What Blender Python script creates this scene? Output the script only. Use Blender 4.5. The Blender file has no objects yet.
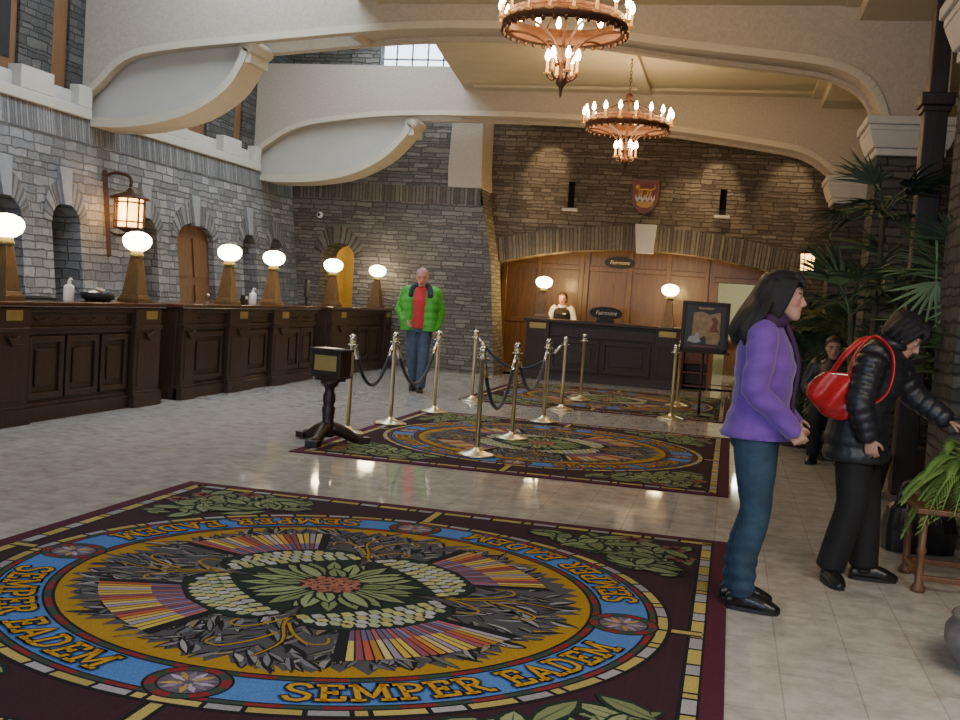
import bpy, bmesh, math, random
from mathutils import Vector, Matrix, noise as mnoise
from mathutils.geometry import tessellate_polygon
PI = math.pi
V = Vector
random.seed(7)
scene = bpy.context.scene
COL = scene.collection

# ------------------------------------------------------------------ materials
def newmat(name):
    m = bpy.data.materials.new(name); m.use_nodes = True
    nt = m.node_tree
    b = nt.nodes['Principled BSDF']
    return m, nt, b
def N(nt, typ, **kw):
    n = nt.nodes.new(typ)
    for k, v in kw.items():
        if k.startswith('i_'):
            n.inputs[k[2:].replace('_', ' ')].default_value = v
        else: setattr(n, k, v)
    return n
def math_(nt, op, a, b=None, c=None):
    n = nt.nodes.new('ShaderNodeMath'); n.operation = op
    for i, x in enumerate((a, b, c)):
        if x is None: continue
        if isinstance(x, (int, float)): n.inputs[i].default_value = x
        else: nt.links.new(x, n.inputs[i])
    return n.outputs[0]
def ramp(nt, fac, stops, interp='LINEAR'):
    r = nt.nodes.new('ShaderNodeValToRGB'); r.color_ramp.interpolation = interp
    els = r.color_ramp.elements
    while len(els) < len(stops): els.new(0.5)
    for e, (p, c) in zip(els, stops):
        e.position = p; e.color = (*c, 1)
    nt.links.new(fac, r.inputs[0]); return r.outputs[0]
def mixc(nt, mode, fac, a, b):
    n = nt.nodes.new('ShaderNodeMix'); n.data_type = 'RGBA'; n.blend_type = mode
    for s, x in ((n.inputs[0], fac), (n.inputs[6], a), (n.inputs[7], b)):
        if isinstance(x, (int, float)): s.default_value = x
        elif isinstance(x, tuple): s.default_value = (*x, 1)
        else: nt.links.new(x, s)
    return n.outputs[2]
def simple(name, c, rough=.6, metal=0, var=.15, scale=8, bump=0, bscale=60, emit=None, estr=0, spec=.5, coat=0, stretch=None, sheen=0):
    m, nt, b = newmat(name)
    b.inputs['Roughness'].default_value = rough; b.inputs['Metallic'].default_value = metal
    b.inputs['Specular IOR Level'].default_value = spec
    if coat: b.inputs['Coat Weight'].default_value = coat; b.inputs['Coat Roughness'].default_value = .1
    if sheen: b.inputs['Sheen Weight'].default_value = sheen
    tc = N(nt, 'ShaderNodeTexCoord'); src = tc.outputs['Object']
    if stretch:
        mp = N(nt, 'ShaderNodeMapping'); mp.inputs['Scale'].default_value = stretch
        nt.links.new(src, mp.inputs[0]); src = mp.outputs[0]
    no = N(nt, 'ShaderNodeTexNoise', i_Scale=scale, i_Detail=5.0, i_Roughness=.6)
    nt.links.new(src, no.inputs['Vector'])
    d = tuple(x * (1 - var) for x in c); l = tuple(min(1, x * (1 + var)) for x in c)
    nt.links.new(ramp(nt, no.outputs[0], [(.3, d), (.7, l)]), b.inputs['Base Color'])
    if bump:
        n2 = N(nt, 'ShaderNodeTexNoise', i_Scale=bscale, i_Detail=4.0)
        nt.links.new(src, n2.inputs['Vector'])
        bp = N(nt, 'ShaderNodeBump', i_Strength=bump, i_Distance=.02)
        nt.links.new(n2.outputs[0], bp.inputs['Height']); nt.links.new(bp.outputs[0], b.inputs['Normal'])
    if emit:
        b.inputs['Emission Color'].default_value = (*emit, 1); b.inputs['Emission Strength'].default_value = estr
    return m
def stone(name, cols, rowh=.11, stonew=.3, mortar=(.05, .05, .05), soldier=False, bump=.55):
    m, nt, b = newmat(name); b.inputs['Roughness'].default_value = .85
    b.inputs['Specular IOR Level'].default_value = .25
    uv = N(nt, 'ShaderNodeUVMap'); uv.uv_map = 'UVMap'
    n0 = N(nt, 'ShaderNodeTexNoise', i_Scale=4.5, i_Detail=6.0, i_Roughness=.62)
    nt.links.new(uv.outputs[0], n0.inputs['Vector'])
    sp = N(nt, 'ShaderNodeSeparateXYZ'); nt.links.new(uv.outputs[0], sp.inputs[0])
    wob = math_(nt, 'MULTIPLY', math_(nt, 'SUBTRACT', n0.outputs[0], .5), .085 if not soldier else .03)
    u0, v0 = sp.outputs[0], sp.outputs[1]
    if soldier:
        w = math_(nt, 'DIVIDE', math_(nt, 'ADD', u0, wob), stonew)
        edge_row = None
    else:
        vv = math_(nt, 'DIVIDE', math_(nt, 'ADD', v0, wob), rowh)
        vr = N(nt, 'ShaderNodeTexVoronoi', voronoi_dimensions='1D', feature='F1', i_Scale=1.0)
        ve = N(nt, 'ShaderNodeTexVoronoi', voronoi_dimensions='1D', feature='DISTANCE_TO_EDGE', i_Scale=1.0)
        nt.links.new(vv, vr.inputs['W']); nt.links.new(vv, ve.inputs['W'])
        sc = N(nt, 'ShaderNodeSeparateColor'); nt.links.new(vr.outputs['Color'], sc.inputs[0])
        off = math_(nt, 'MULTIPLY', sc.outputs[0], 97.0)
        wid = math_(nt, 'MULTIPLY_ADD', sc.outputs[1], stonew * .9, stonew * .55)
        w = math_(nt, 'ADD', math_(nt, 'DIVIDE', math_(nt, 'ADD', u0, wob), wid), off)
        edge_row = math_(nt, 'MULTIPLY', ve.outputs['Distance'], rowh)
    s1 = N(nt, 'ShaderNodeTexVoronoi', voronoi_dimensions='1D', feature='F1', i_Scale=1.0)
    s2 = N(nt, 'ShaderNodeTexVoronoi', voronoi_dimensions='1D', feature='DISTANCE_TO_EDGE', i_Scale=1.0)
    nt.links.new(w, s1.inputs['W']); nt.links.new(w, s2.inputs['W'])
    ed = math_(nt, 'MULTIPLY', s2.outputs['Distance'], stonew)
    if edge_row is not None: ed = math_(nt, 'MINIMUM', ed, edge_row)
    nf = N(nt, 'ShaderNodeTexNoise', i_Scale=13.0, i_Detail=8.0, i_Roughness=.7)
    nt.links.new(uv.outputs[0], nf.inputs['Vector'])
    s3 = N(nt, 'ShaderNodeSeparateColor'); nt.links.new(s1.outputs['Color'], s3.inputs[0])
    f = math_(nt, 'ADD', math_(nt, 'MULTIPLY', s3.outputs[0], .55), math_(nt, 'MULTIPLY_ADD', nf.outputs[0], .75, -.15))
    k = len(cols)
    c = ramp(nt, f, [(.1 + .85 * i / (k - 1), cols[i]) for i in range(k)])
    big = N(nt, 'ShaderNodeTexNoise', i_Scale=.6, i_Detail=2.0); nt.links.new(uv.outputs[0], big.inputs['Vector'])
    c = mixc(nt, 'MULTIPLY', .5, c, ramp(nt, big.outputs[0], [(.3, (.6, .62, .66)), (.7, (1.2, 1.15, 1.1))]))
    mk = N(nt, 'ShaderNodeMapRange', interpolation_type='SMOOTHSTEP')
    mk.inputs['From Min'].default_value = .000; mk.inputs['From Max'].default_value = .016
    nt.links.new(ed, mk.inputs[0])
    nt.links.new(mixc(nt, 'MIX', mk.outputs[0], mortar, c), b.inputs['Base Color'])
    h = math_(nt, 'ADD', math_(nt, 'MULTIPLY', mk.outputs[0], math_(nt, 'MULTIPLY_ADD', s3.outputs[1], .7, .5)), math_(nt, 'MULTIPLY', nf.outputs[0], .5))
    bp = N(nt, 'ShaderNodeBump', i_Strength=bump, i_Distance=.03)
    nt.links.new(h, bp.inputs['Height']); nt.links.new(bp.outputs[0], b.inputs['Normal'])
    return m
def colattr(name, rough=.9, noise=.25, nscale=140, sheen=0, bump=0):
    m, nt, b = newmat(name); b.inputs['Roughness'].default_value = rough
    b.inputs['Specular IOR Level'].default_value = .2
    a = N(nt, 'ShaderNodeAttribute'); a.attribute_name = 'Col'
    tc = N(nt, 'ShaderNodeTexCoord')
    n = N(nt, 'ShaderNodeTexNoise', i_Scale=nscale, i_Detail=2.0); nt.links.new(tc.outputs['Object'], n.inputs['Vector'])
    c = mixc(nt, 'MULTIPLY', 1.0, a.outputs['Color'], ramp(nt, n.outputs[0], [(.3, (1 - noise,) * 3), (.7, (1 + noise,) * 3)]))
    nt.links.new(c, b.inputs['Base Color'])
    if bump:
        bp = N(nt, 'ShaderNodeBump', i_Strength=bump, i_Distance=.01)
        nt.links.new(n.outputs[0], bp.inputs['Height']); nt.links.new(bp.outputs[0], b.inputs['Normal'])
    return m
def emis(name, c, s, c2=None):
    m, nt, b = newmat(name)
    b.inputs['Base Color'].default_value = (*c, 1); b.inputs['Roughness'].default_value = .4
    b.inputs['Emission Strength'].default_value = s
    tc = N(nt, 'ShaderNodeTexCoord'); n = N(nt, 'ShaderNodeTexNoise', i_Scale=6.0); nt.links.new(tc.outputs['Object'], n.inputs['Vector'])
    nt.links.new(ramp(nt, n.outputs[0], [(.2, c2 or tuple(x * .9 for x in c)), (.8, c)]), b.inputs['Emission Color'])
    return m

M = {}
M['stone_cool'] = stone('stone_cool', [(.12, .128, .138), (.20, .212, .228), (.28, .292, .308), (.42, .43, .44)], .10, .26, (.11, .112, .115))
M['stone_back'] = stone('stone_back', [(.10, .096, .09), (.165, .156, .142), (.225, .21, .188), (.33, .31, .27)], .07, .3, (.08, .072, .064))
M['stone_warm'] = stone('stone_warm', [(.085, .068, .052), (.15, .12, .092), (.21, .172, .13), (.32, .265, .20)], .07, .3, (.07, .055, .042))
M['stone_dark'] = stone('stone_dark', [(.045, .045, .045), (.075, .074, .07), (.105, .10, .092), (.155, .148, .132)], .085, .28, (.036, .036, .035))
M['soldier_cool'] = stone('soldier_cool', [(.12, .125, .135), (.19, .20, .212), (.26, .27, .28), (.38, .385, .39)], .1, .05, (.10, .102, .105), soldier=True)
M['soldier_warm'] = stone('soldier_warm', [(.09, .08, .068), (.15, .132, .11), (.21, .185, .152), (.30, .265, .215)], .1, .065, (.07, .06, .05), soldier=True)
M['keystone'] = simple('keystone', (.27, .29, .32), .8, var=.12, bump=.3)
M['keystone_cream'] = simple('keystone_cream', (.62, .58, .52), .8, var=.06, bump=.15)
M['plaster'] = simple('plaster', (.43, .37, .295), .85, var=.1, scale=26, bump=.45, bscale=70)
M['plaster_smooth'] = simple('plaster_smooth', (.46, .44, .395), .75, var=.04, scale=4)
M['plaster_trim'] = simple('plaster_trim', (.53, .47, .36), .7, var=.05)
M['white_trim'] = simple('white_trim', (.52, .50, .45), .65, var=.05)
M['ceiling'] = simple('ceiling_paint', (.46, .41, .29), .85, var=.06, scale=3)
M['wood'] = simple('dark_wood', (.036, .014, .009), .5, var=.45, scale=7, stretch=(6, 6, .7), coat=.05, bump=.1)
M['wood_dk'] = simple('darker_wood', (.024, .010, .007), .5, var=.4, scale=7, stretch=(6, 6, .7), coat=.05)
M['wood_panel'] = simple('panel_wood', (.115, .055, .015), .42, var=.35, scale=5, stretch=(5, 5, .6), coat=.1)
M['wood_door'] = simple('door_wood', (.13, .058, .024), .5, var=.35, scale=5, stretch=(6, 6, .6))
M['wood_frame'] = simple('window_timber', (.16, .075, .03), .6, var=.2, scale=5, stretch=(6, 6, .6))
M['wood_red'] = simple('red_wood', (.14, .045, .022), .45, var=.3, stretch=(6, 6, .6))
M['top_wood'] = simple('worktop_wood', (.075, .032, .02), .18, var=.3, scale=5, stretch=(5, .6, 5), coat=.6)
M['brass'] = simple('brass', (.80, .73, .50), .33, 1, var=.08)
M['brass_plate'] = simple('brass_plate', (.36, .28, .09), .45, .4, var=.12)
M['silver'] = simple('polished_silver', (.8, .79, .74), .18, 1, var=.05)
M['bronze'] = simple('bronze_wood', (.17, .10, .04), .4, .35, var=.25, stretch=(6, 6, .7))
M['iron'] = simple('rusty_iron', (.085, .034, .016), .55, .35, var=.35, scale=14)
M['copper'] = simple('copper_band', (.10, .036, .014), .6, .2, var=.35, scale=10)
M['black'] = simple('black_plastic', (.010, .010, .012), .6, var=.2)
M['rope'] = simple('navy_velvet_rope', (.012, .014, .028), .8, var=.4, scale=60, sheen=.3)
M['white_plastic'] = simple('white_plastic', (.75, .75, .76), .4, var=.03)
M['paper'] = simple('paper', (.7, .7, .72), .7, var=.05)
M['globe'] = emis('lamp_globe', (1.0, .82, .52), 16.0, (1.0, .76, .42))
M['amber'] = emis('amber_glass', (1.0, .60, .17), 5.5, (1.0, .46, .09))
M['flame'] = emis('candle_bulb', (1.0, .66, .32), 70.0)
M['candle'] = simple('candle_sleeve', (.5, .3, .12), .6, var=.05, emit=(1, .42, .12), estr=.25)
M['skyglass'] = emis('skylight_glass', (.80, .90, 1.0), 2.4, (.72, .84, 1.0))
M['lead'] = simple('lead_came', (.12, .14, .16), .6, .3)
M['rug'] = colattr('rug_pile', .95, .22, 170, bump=.25)
M['gold_wall'] = simple('gold_wall', (.55, .40, .13), .8, var=.1)
M['cream_wall'] = simple('cream_wall', (.62, .60, .46), .8, var=.05)
M['red_shield'] = simple('red_shield', (.20, .022, .015), .5, var=.2)
M['gold_paint'] = simple('gold_paint', (.55, .30, .05), .5, var=.25)
M['white_paint'] = simple('white_paint', (.62, .58, .5), .6, var=.1)
M['green_paint'] = simple('green_paint', (.16, .17, .07), .6, var=.1)
M['leaf_dk'] = simple('leaf_dark', (.05, .082, .045), .5, var=.4, scale=5)
M['leaf_mid'] = simple('leaf_mid', (.11, .165, .07), .5, var=.35, scale=5)
M['leaf_lt'] = simple('leaf_light', (.17, .25, .11), .5, var=.3, scale=5)
M['fern'] = simple('fern_green', (.16, .27, .06), .6, var=.4, scale=9)
M['stem'] = simple('palm_stem', (.07, .06, .03), .8, var=.3, bump=.4)
M['pot'] = simple('stone_pot', (.16, .15, .14), .75, var=.2, bump=.3)
M['terracotta'] = simple('dark_pot', (.06, .04, .03), .6, var=.2)
M['soil'] = simple('soil', (.03, .02, .015), 1, var=.4, bump=.6)
M['skin'] = colattr('skin_paint', .55, .05, 30)
M['hair'] = simple('black_hair', (.007, .005, .007), .5, var=.5, scale=10, stretch=(14, 14, 2), bump=.5, bscale=25)
M['hair_brown'] = simple('brown_hair', (.05, .02, .012), .5, var=.4)
M['hair_grey'] = simple('pink_grey_hair', (.42, .27, .29), .7, var=.2)
M['purple'] = simple('purple_jacket_fabric', (.13, .042, .30), .75, var=.16, scale=5, bump=.3, bscale=14, sheen=.3)
M['purple_dk'] = simple('dark_purple_lining', (.045, .012, .06), .8, var=.2)
M['denim'] = simple('blue_denim', (.018, .047, .082), .8, var=.35, scale=9, bump=.35, bscale=22)
M['denim2'] = simple('faded_denim', (.055, .085, .15), .8, var=.3, scale=9, bump=.3)
M['blackcloth'] = simple('black_padded_cloth', (.014, .016, .022), .42, var=.3, scale=9, bump=.4, bscale=18)
M['blacktrouser'] = simple('black_trousers', (.008, .008, .010), .8, var=.3)
M['leather_blk'] = simple('black_leather', (.012, .011, .012), .3, var=.3, bump=.1)
M['red_leather'] = simple('red_leather', (.46, .015, .022), .3, var=.25, bump=.25, bscale=25)
M['green_coat'] = simple('green_puffer', (.055, .36, .035), .5, var=.22, scale=7)
M['red_cloth'] = simple('red_sweater', (.52, .035, .045), .8, var=.15)
M['navy'] = simple('navy_scarf', (.02, .03, .055), .85, var=.3)
M['white_cloth'] = simple('white_shirt', (.7, .7, .72), .8, var=.05)
M['poster_bg'] = simple('poster_dark', (.035, .022, .018), .4, var=.2)
M['poster_tan'] = simple('poster_tan', (.36, .26, .14), .5, var=.35, scale=14)
M['poster_white'] = simple('poster_white', (.45, .46, .5), .5, var=.1)
M['poster_red'] = simple('poster_red', (.22, .07, .05), .5, var=.2)
M['darkvoid'] = simple('dark_recess', (.018, .017, .017), .9)
def floor_mat():
    m, nt, b = newmat('polished_stone_tiles')
    tc = N(nt, 'ShaderNodeTexCoord')
    mp = N(nt, 'ShaderNodeMapping'); nt.links.new(tc.outputs['Object'], mp.inputs[0])
    mp.inputs['Rotation'].default_value = (0, 0, PI / 2); mp.inputs['Location'].default_value = (0, .08, 0)
    br = N(nt, 'ShaderNodeTexBrick', offset=.5)
    nt.links.new(mp.outputs[0], br.inputs['Vector'])
    br.inputs['Scale'].default_value = 1; br.inputs['Brick Width'].default_value = .87; br.inputs['Row Height'].default_value = .292
    br.inputs['Mortar Size'].default_value = .0035; br.inputs['Mortar Smooth'].default_value = .2; br.inputs['Bias'].default_value = 0
    br.inputs['Color1'].default_value = (.54, .525, .495, 1); br.inputs['Color2'].default_value = (.49, .475, .445, 1); br.inputs['Mortar'].default_value = (.40, .37, .33, 1)
    n = N(nt, 'ShaderNodeTexNoise', i_Scale=7.0, i_Detail=8.0, i_Roughness=.7); nt.links.new(tc.outputs['Object'], n.inputs['Vector'])
    c = mixc(nt, 'MULTIPLY', .8, br.outputs['Color'], ramp(nt, n.outputs[0], [(.32, (.66, .62, .58)), (.6, (1.1, 1.1, 1.1))]))
    nt.links.new(c, b.inputs['Base Color'])
    nt.links.new(math_(nt, 'MULTIPLY_ADD', n.outputs[0], .07, .02), b.inputs['Roughness'])
    b.inputs['Specular IOR Level'].default_value = .55
    bp = N(nt, 'ShaderNodeBump', i_Strength=.02, i_Distance=.01); n3 = N(nt, 'ShaderNodeTexNoise', i_Scale=3.0)
    nt.links.new(tc.outputs['Object'], n3.inputs['Vector']); nt.links.new(n3.outputs[0], bp.inputs['Height']); nt.links.new(bp.outputs[0], b.inputs['Normal'])
    return m
M['floor'] = floor_mat()

# ------------------------------------------------------------------ mesh builder
def frame_of(d):
    d = V(d).normalized(); a = V((0, 0, 1)) if abs(d.z) < .95 else V((0, 1, 0))
    s = d.cross(a).normalized(); return s, s.cross(d).normalized()
def smooth_path(pts, radii, n):
    if n <= 1 or len(pts) < 3: 
        return [V(p) for p in pts], list(radii)
    P = [V(p) for p in pts]; R = list(radii); oP = []; oR = []
    for i in range(len(P) - 1):
        p0 = P[max(i - 1, 0)]; p1 = P[i]; p2 = P[i + 1]; p3 = P[min(i + 2, len(P) - 1)]
        for k in range(n):
            t = k / n
            oP.append(.5 * ((2 * p1) + (p2 - p0) * t + (2 * p0 - 5 * p1 + 4 * p2 - p3) * t * t + (3 * p1 - p0 - 3 * p2 + p3) * t ** 3))
            oR.append(R[i] * (1 - t) + R[i + 1] * t)
    oP.append(P[-1]); oR.append(R[-1]); return oP, oR
class MB:
    def __init__(s): s.v = []; s.f = []; s.uv = []; s.mi = []; s.sm = []; s.col = []; s.cur = 0; s.M = Matrix(); s.c = None; s.smooth = False
    def _v(s, p): s.v.append(s.M @ V(p)); return len(s.v) - 1
    def face(s, idx, uv=None):
        s.f.append(list(idx)); s.uv.append(uv); s.mi.append(s.cur); s.sm.append(s.smooth); s.col.append(s.c)
    def poly(s, pts, uv=None): s.face([s._v(p) for p in pts], uv)
    def box(s, c, sz, rot=None, taper=None):
        # taper=(tx,ty) scales the top
        hx, hy, hz = sz[0] / 2, sz[1] / 2, sz[2] / 2; R = rot or Matrix.Identity(3); c = V(c)
        t = taper or (1, 1)
        ids = [s._v(c + R @ V((x * hx * (t[0] if z > 0 else 1), y * hy * (t[1] if z > 0 else 1), z * hz))) for z in (-1, 1) for y in (-1, 1) for x in (-1, 1)]
        dims = [(0, 1, 5, 4), (2, 6, 7, 3), (0, 4, 6, 2), (1, 3, 7, 5), (0, 2, 3, 1), (4, 5, 7, 6)]
        sm = s.smooth; s.smooth = False
        for k, q in enumerate(dims):
            a, b = (sz[0], sz[2]) if k < 2 else ((sz[1], sz[2]) if k < 4 else (sz[0], sz[1]))
            o = (c.x + c.y, c.z)
            s.face([ids[i] for i in q], [(o[0], o[1]), (o[0] + a, o[1]), (o[0] + a, o[1] + b), (o[0], o[1] + b)] if k != 2 and k != 1 and k != 4 else [(o[0], o[1]), (o[0], o[1] + b), (o[0] + a, o[1] + b), (o[0] + a, o[1])])
        s.smooth = sm
    def b2(s, x0, x1, y0, y1, z0, z1): s.box(((x0 + x1) / 2, (y0 + y1) / 2, (z0 + z1) / 2), (x1 - x0, y1 - y0, z1 - z0))
    def lathe(s, prof, c=(0, 0, 0), seg=20, axis=None):
        c = V(c); rings = []
        for r, z in prof:
            if r < 1e-5: rings.append([s._v(c + V((0, 0, z)))])
            else: rings.append([s._v(c + V((r * math.cos(2 * PI * k / seg), r * math.sin(2 * PI * k / seg), z))) for k in range(seg)])
        s._rings(rings)
        if V(prof[0] + (0,)) == V(prof[-1] + (0,)): return
        if len(rings[0]) > 1: s.face(rings[0][::-1])
        if len(rings[-1]) > 1: s.face(rings[-1])
    def _rings(s, rings):
        for a, b in zip(rings, rings[1:]):
            n = max(len(a), len(b))
            for k in range(n):
                k2 = (k + 1) % n
                if len(a) == 1 and len(b) == 1: continue
                if len(a) == 1: s.face([a[0], b[k2], b[k]][::-1])
                elif len(b) == 1: s.face([a[k], a[k2], b[0]])
                else: s.face([a[k], a[k2], b[k2], b[k]])
    def tube(s, pts, r, seg=10, n=1, caps=True, flat=None):
        if not hasattr(r, '__len__'): r = [r] * len(pts)
        P, R = smooth_path(pts, r, n); rings = []
        sd, up = frame_of(P[1] - P[0])
        for i, p in enumerate(P):
            d = (P[min(i + 1, len(P) - 1)] - P[max(i - 1, 0)]).normalized()
            sd = (sd - d * sd.dot(d)).normalized(); up = sd.cross(d)
            fx, fy = flat or (1, 1)
            rings.append([s._v(p + (sd * math.cos(2 * PI * k / seg) * fx - up * math.sin(2 * PI * k / seg) * fy) * R[i]) for k in range(seg)])
        if caps:
            d0 = (P[0] - P[1]).normalized(); d1 = (P[-1] - P[-2]).normalized()
            rings = [[s._v(P[0] + d0 * R[0] * .6)]] + rings + [[s._v(P[-1] + d1 * R[-1] * .6)]]
        s._rings(rings)
    def loft(s, secs, seg=20, caps=True):
        # secs: (center, vecA, vecB[, power]) closed elliptic sections
        rings = []
        for q in secs:
            c, a, b = V(q[0]), V(q[1]), V(q[2]); pw = q[3] if len(q) > 3 else 2
            ring = []
            for k in range(seg):
                ct, st = math.cos(2 * PI * k / seg), math.sin(2 * PI * k / seg)
                e = 2 / pw
                ring.append(s._v(c + a * (math.copysign(abs(ct) ** e, ct)) + b * (math.copysign(abs(st) ** e, st))))
            rings.append(ring)
        if caps:
            rings = [[s._v(secs[0][0])]] + rings + [[s._v(secs[-1][0])]]
        s._rings(rings)
    def ell(s, c, r, seg=14, nr=8, rot=None):
        c = V(c); R = rot or Matrix.Identity(3); rings = []
        for i in range(nr + 1):
            th = PI * i / nr - PI / 2
            z = math.sin(th) * r[2]; q = math.cos(th)
            if i in (0, nr): rings.append([s._v(c + R @ V((0, 0, z)))])
            else: rings.append([s._v(c + R @ V((q * r[0] * math.cos(2 * PI * k / seg), q * r[1] * math.sin(2 * PI * k / seg), z))) for k in range(seg)])
        s._rings(rings)
    def prism(s, outline, d0, d1, axis='y', mapf=None):
        # outline (u,z) extruded along axis
        f = mapf or ((lambda u, z, d: (u, d, z)) if axis == 'y' else ((lambda u, z, d: (d, u, z)) if axis == 'x' else (lambda u, z, d: (u, z, d))))
        tri = tessellate_polygon([[V((u, z, 0)) for u, z in outline]])
        A = [s._v(f(u, z, d0)) for u, z in outline]; B = [s._v(f(u, z, d1)) for u, z in outline]
        for t in tri:
            s.face([A[i] for i in t], [outline[i] for i in t]); s.face([B[i] for i in t][::-1], [outline[i] for i in t][::-1])
        L = 0; n = len(outline)
        for i in range(n):
            j = (i + 1) % n; e = math.hypot(outline[j][0] - outline[i][0], outline[j][1] - outline[i][1])
            s.face([A[i], A[j], B[j], B[i]], [(L, d0), (L + e, d0), (L + e, d1), (L, d1)]); L += e
    def mesh(s, name, mats, merge=False):
        me = bpy.data.meshes.new(name); me.from_pydata([tuple(p) for p in s.v], [], s.f)
        for m in (mats if isinstance(mats, (list, tuple)) else [mats]): me.materials.append(m)
        if any(u for u in s.uv):
            ul = me.uv_layers.new(name='UVMap'); k = 0
            for fi, u in enumerate(s.uv):
                for j in range(len(s.f[fi])):
                    ul.data[k].uv = u[j] if u else (0, 0); k += 1
        if any(c for c in s.col):
            ca = me.color_attributes.new('Col', 'FLOAT_COLOR', 'CORNER'); k = 0
            for fi, c in enumerate(s.col):
                for j in range(len(s.f[fi])): ca.data[k].color = (*(c or (1, 1, 1)), 1); k += 1
        me.polygons.foreach_set('material_index', s.mi); me.polygons.foreach_set('use_smooth', s.sm)
        me.update(); me.validate()
        bm = bmesh.new(); bm.from_mesh(me)
        if merge: bmesh.ops.remove_doubles(bm, verts=bm.verts, dist=1e-5)
        bmesh.ops.recalc_face_normals(bm, faces=bm.faces); bm.to_mesh(me); bm.free()
        return me
    def build(s, name, mats, parent=None, bevel=0, recalc=True):
        o = bpy.data.objects.new(name, s.mesh(name, mats)); COL.objects.link(o)
        if parent: o.parent = parent
        if bevel:
            b = o.modifiers.new('bevel', 'BEVEL'); b.width = bevel; b.segments = 2; b.limit_method = 'ANGLE'
        return o
def flatmesh(mb, name, mats):      # without normal recalculation (open layered sheets)
    me = bpy.data.meshes.new(name); me.from_pydata([tuple(p) for p in mb.v], [], mb.f)
    me.materials.append(mats)
    ca = me.color_attributes.new('Col', 'FLOAT_COLOR', 'CORNER'); k = 0
    for fi, c in enumerate(mb.col):
        for j in range(len(mb.f[fi])): ca.data[k].color = (*c, 1); k += 1
    me.update(); return me
def thing(name, label, cat, loc=(0, 0, 0), rz=0, group=None):
    o = bpy.data.objects.new(name, None); COL.objects.link(o); o.empty_display_size = .1
    o.location = loc; o.rotation_euler = (0, 0, rz); tag(o, label, cat, group); return o
def tag(o, label, cat, group=None):
    o['label'] = label; o['category'] = cat
    if group: o['group'] = group
    return o
def struct(o, label=None):
    o['kind'] = 'structure'
    if label: o['label'] = label
    return o
def dup(root, loc, rz, label, group=None):
    r = root.copy(); COL.objects.link(r); r.location = loc; r.rotation_euler = (0, 0, rz); r['label'] = label
    if group: r['group'] = group
    for ch in list(root.children):
        c = ch.copy(); COL.objects.link(c); c.parent = r
        for g in list(ch.children):
            d = g.copy(); COL.objects.link(d); d.parent = c
    return r
def remesh(mb, voxel, smooth_it=4, ctx=None):
    me = mb.mesh('tmp', [])
    o = bpy.data.objects.new('tmp', me); COL.objects.link(o)
    r = o.modifiers.new('r', 'REMESH'); r.mode = 'VOXEL'; r.voxel_size = voxel; r.use_smooth_shade = True
    if smooth_it:
        sm = o.modifiers.new('s', 'SMOOTH'); sm.factor = .5; sm.iterations = smooth_it
    dg = bpy.context.evaluated_depsgraph_get(); dg.update()
    out = bpy.data.meshes.new_from_object(o.evaluated_get(dg))
    bpy.data.objects.remove(o); bpy.data.meshes.remove(me)
    out.polygons.foreach_set('use_smooth', [True] * len(out.polygons))
    return out
def meshobj(name, me, mat, parent):
    me.name = name; me.materials.clear(); me.materials.append(mat)
    o = bpy.data.objects.new(name, me); COL.objects.link(o); o.parent = parent; return o
def text_mesh(body, size, shear=0, extrude=.002):
    cu = bpy.data.curves.new('t', 'FONT'); cu.body = body; cu.size = size; cu.shear = shear; cu.extrude = extrude; cu.align_x = 'CENTER'; cu.align_y = 'CENTER'
    o = bpy.data.objects.new('t', cu); COL.objects.link(o)
    dg = bpy.context.evaluated_depsgraph_get(); dg.update()
    me = bpy.data.meshes.new_from_object(o.evaluated_get(dg)); bpy.data.objects.remove(o); return me
def arch_pts(x0, x1, spring, top, n=14):
    # segmental / semicircular head from x0 to x1 (left to right)
    c = (x0 + x1) / 2; a = (x1 - x0) / 2
    return [(c - a * math.cos(PI * k / n), spring + (top - spring) * math.sin(PI * k / n)) for k in range(n + 1)]
def opening(x0, x1, z0, spring, top): return [(x0, z0)] + arch_pts(x0, x1, spring, top) + [(x1, z0)]
def wall_sheet(mb, outer, holes, f, depth, reveal_mat=0, back=False):
    polys = [[V((u, z, 0)) for u, z in p] for p in [outer] + holes]
    flat = [p for poly in [outer] + holes for p in poly]
    tri = tessellate_polygon(polys)
    ids = [mb._v(f(u, z, 0)) for u, z in flat]
    for t in tri: mb.face([ids[i] for i in t], [flat[i] for i in t])
    cur = mb.cur; mb.cur = reveal_mat
    for h in holes:
        L = 0; n = len(h)
        for i in range(n):
            j = (i + 1) % n; e = math.hypot(h[j][0] - h[i][0], h[j][1] - h[i][1])
            mb.poly([f(*h[i], 0), f(*h[j], 0), f(*h[j], depth), f(*h[i], depth)], [(0 + h[i][0], h[i][1] if abs(h[i][1]-h[j][1])>1e-3 else L), (0 + h[j][0], h[j][1] if abs(h[i][1]-h[j][1])>1e-3 else L + e), (depth + h[j][0], h[j][1] if abs(h[i][1]-h[j][1])>1e-3 else L + e), (depth + h[i][0], h[i][1] if abs(h[i][1]-h[j][1])>1e-3 else L)]); L += e
    mb.cur = cur
def strip(mb, inner, outer, f, d, uvscale=1):
    L = 0; S = uvscale
    for i in range(len(inner) - 1):
        a, b, c, e = inner[i], inner[i + 1], outer[i + 1], outer[i]
        l = math.hypot((b[0] + c[0] - a[0] - e[0]) / 2, (b[1] + c[1] - a[1] - e[1]) / 2)
        h = math.hypot(e[0] - a[0], e[1] - a[1])
        mb.poly([f(*a, d), f(*b, d), f(*c, d), f(*e, d)], [(L * S, 0), ((L + l) * S, 0), ((L + l) * S, h), (L * S, h)]); L += l
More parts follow.
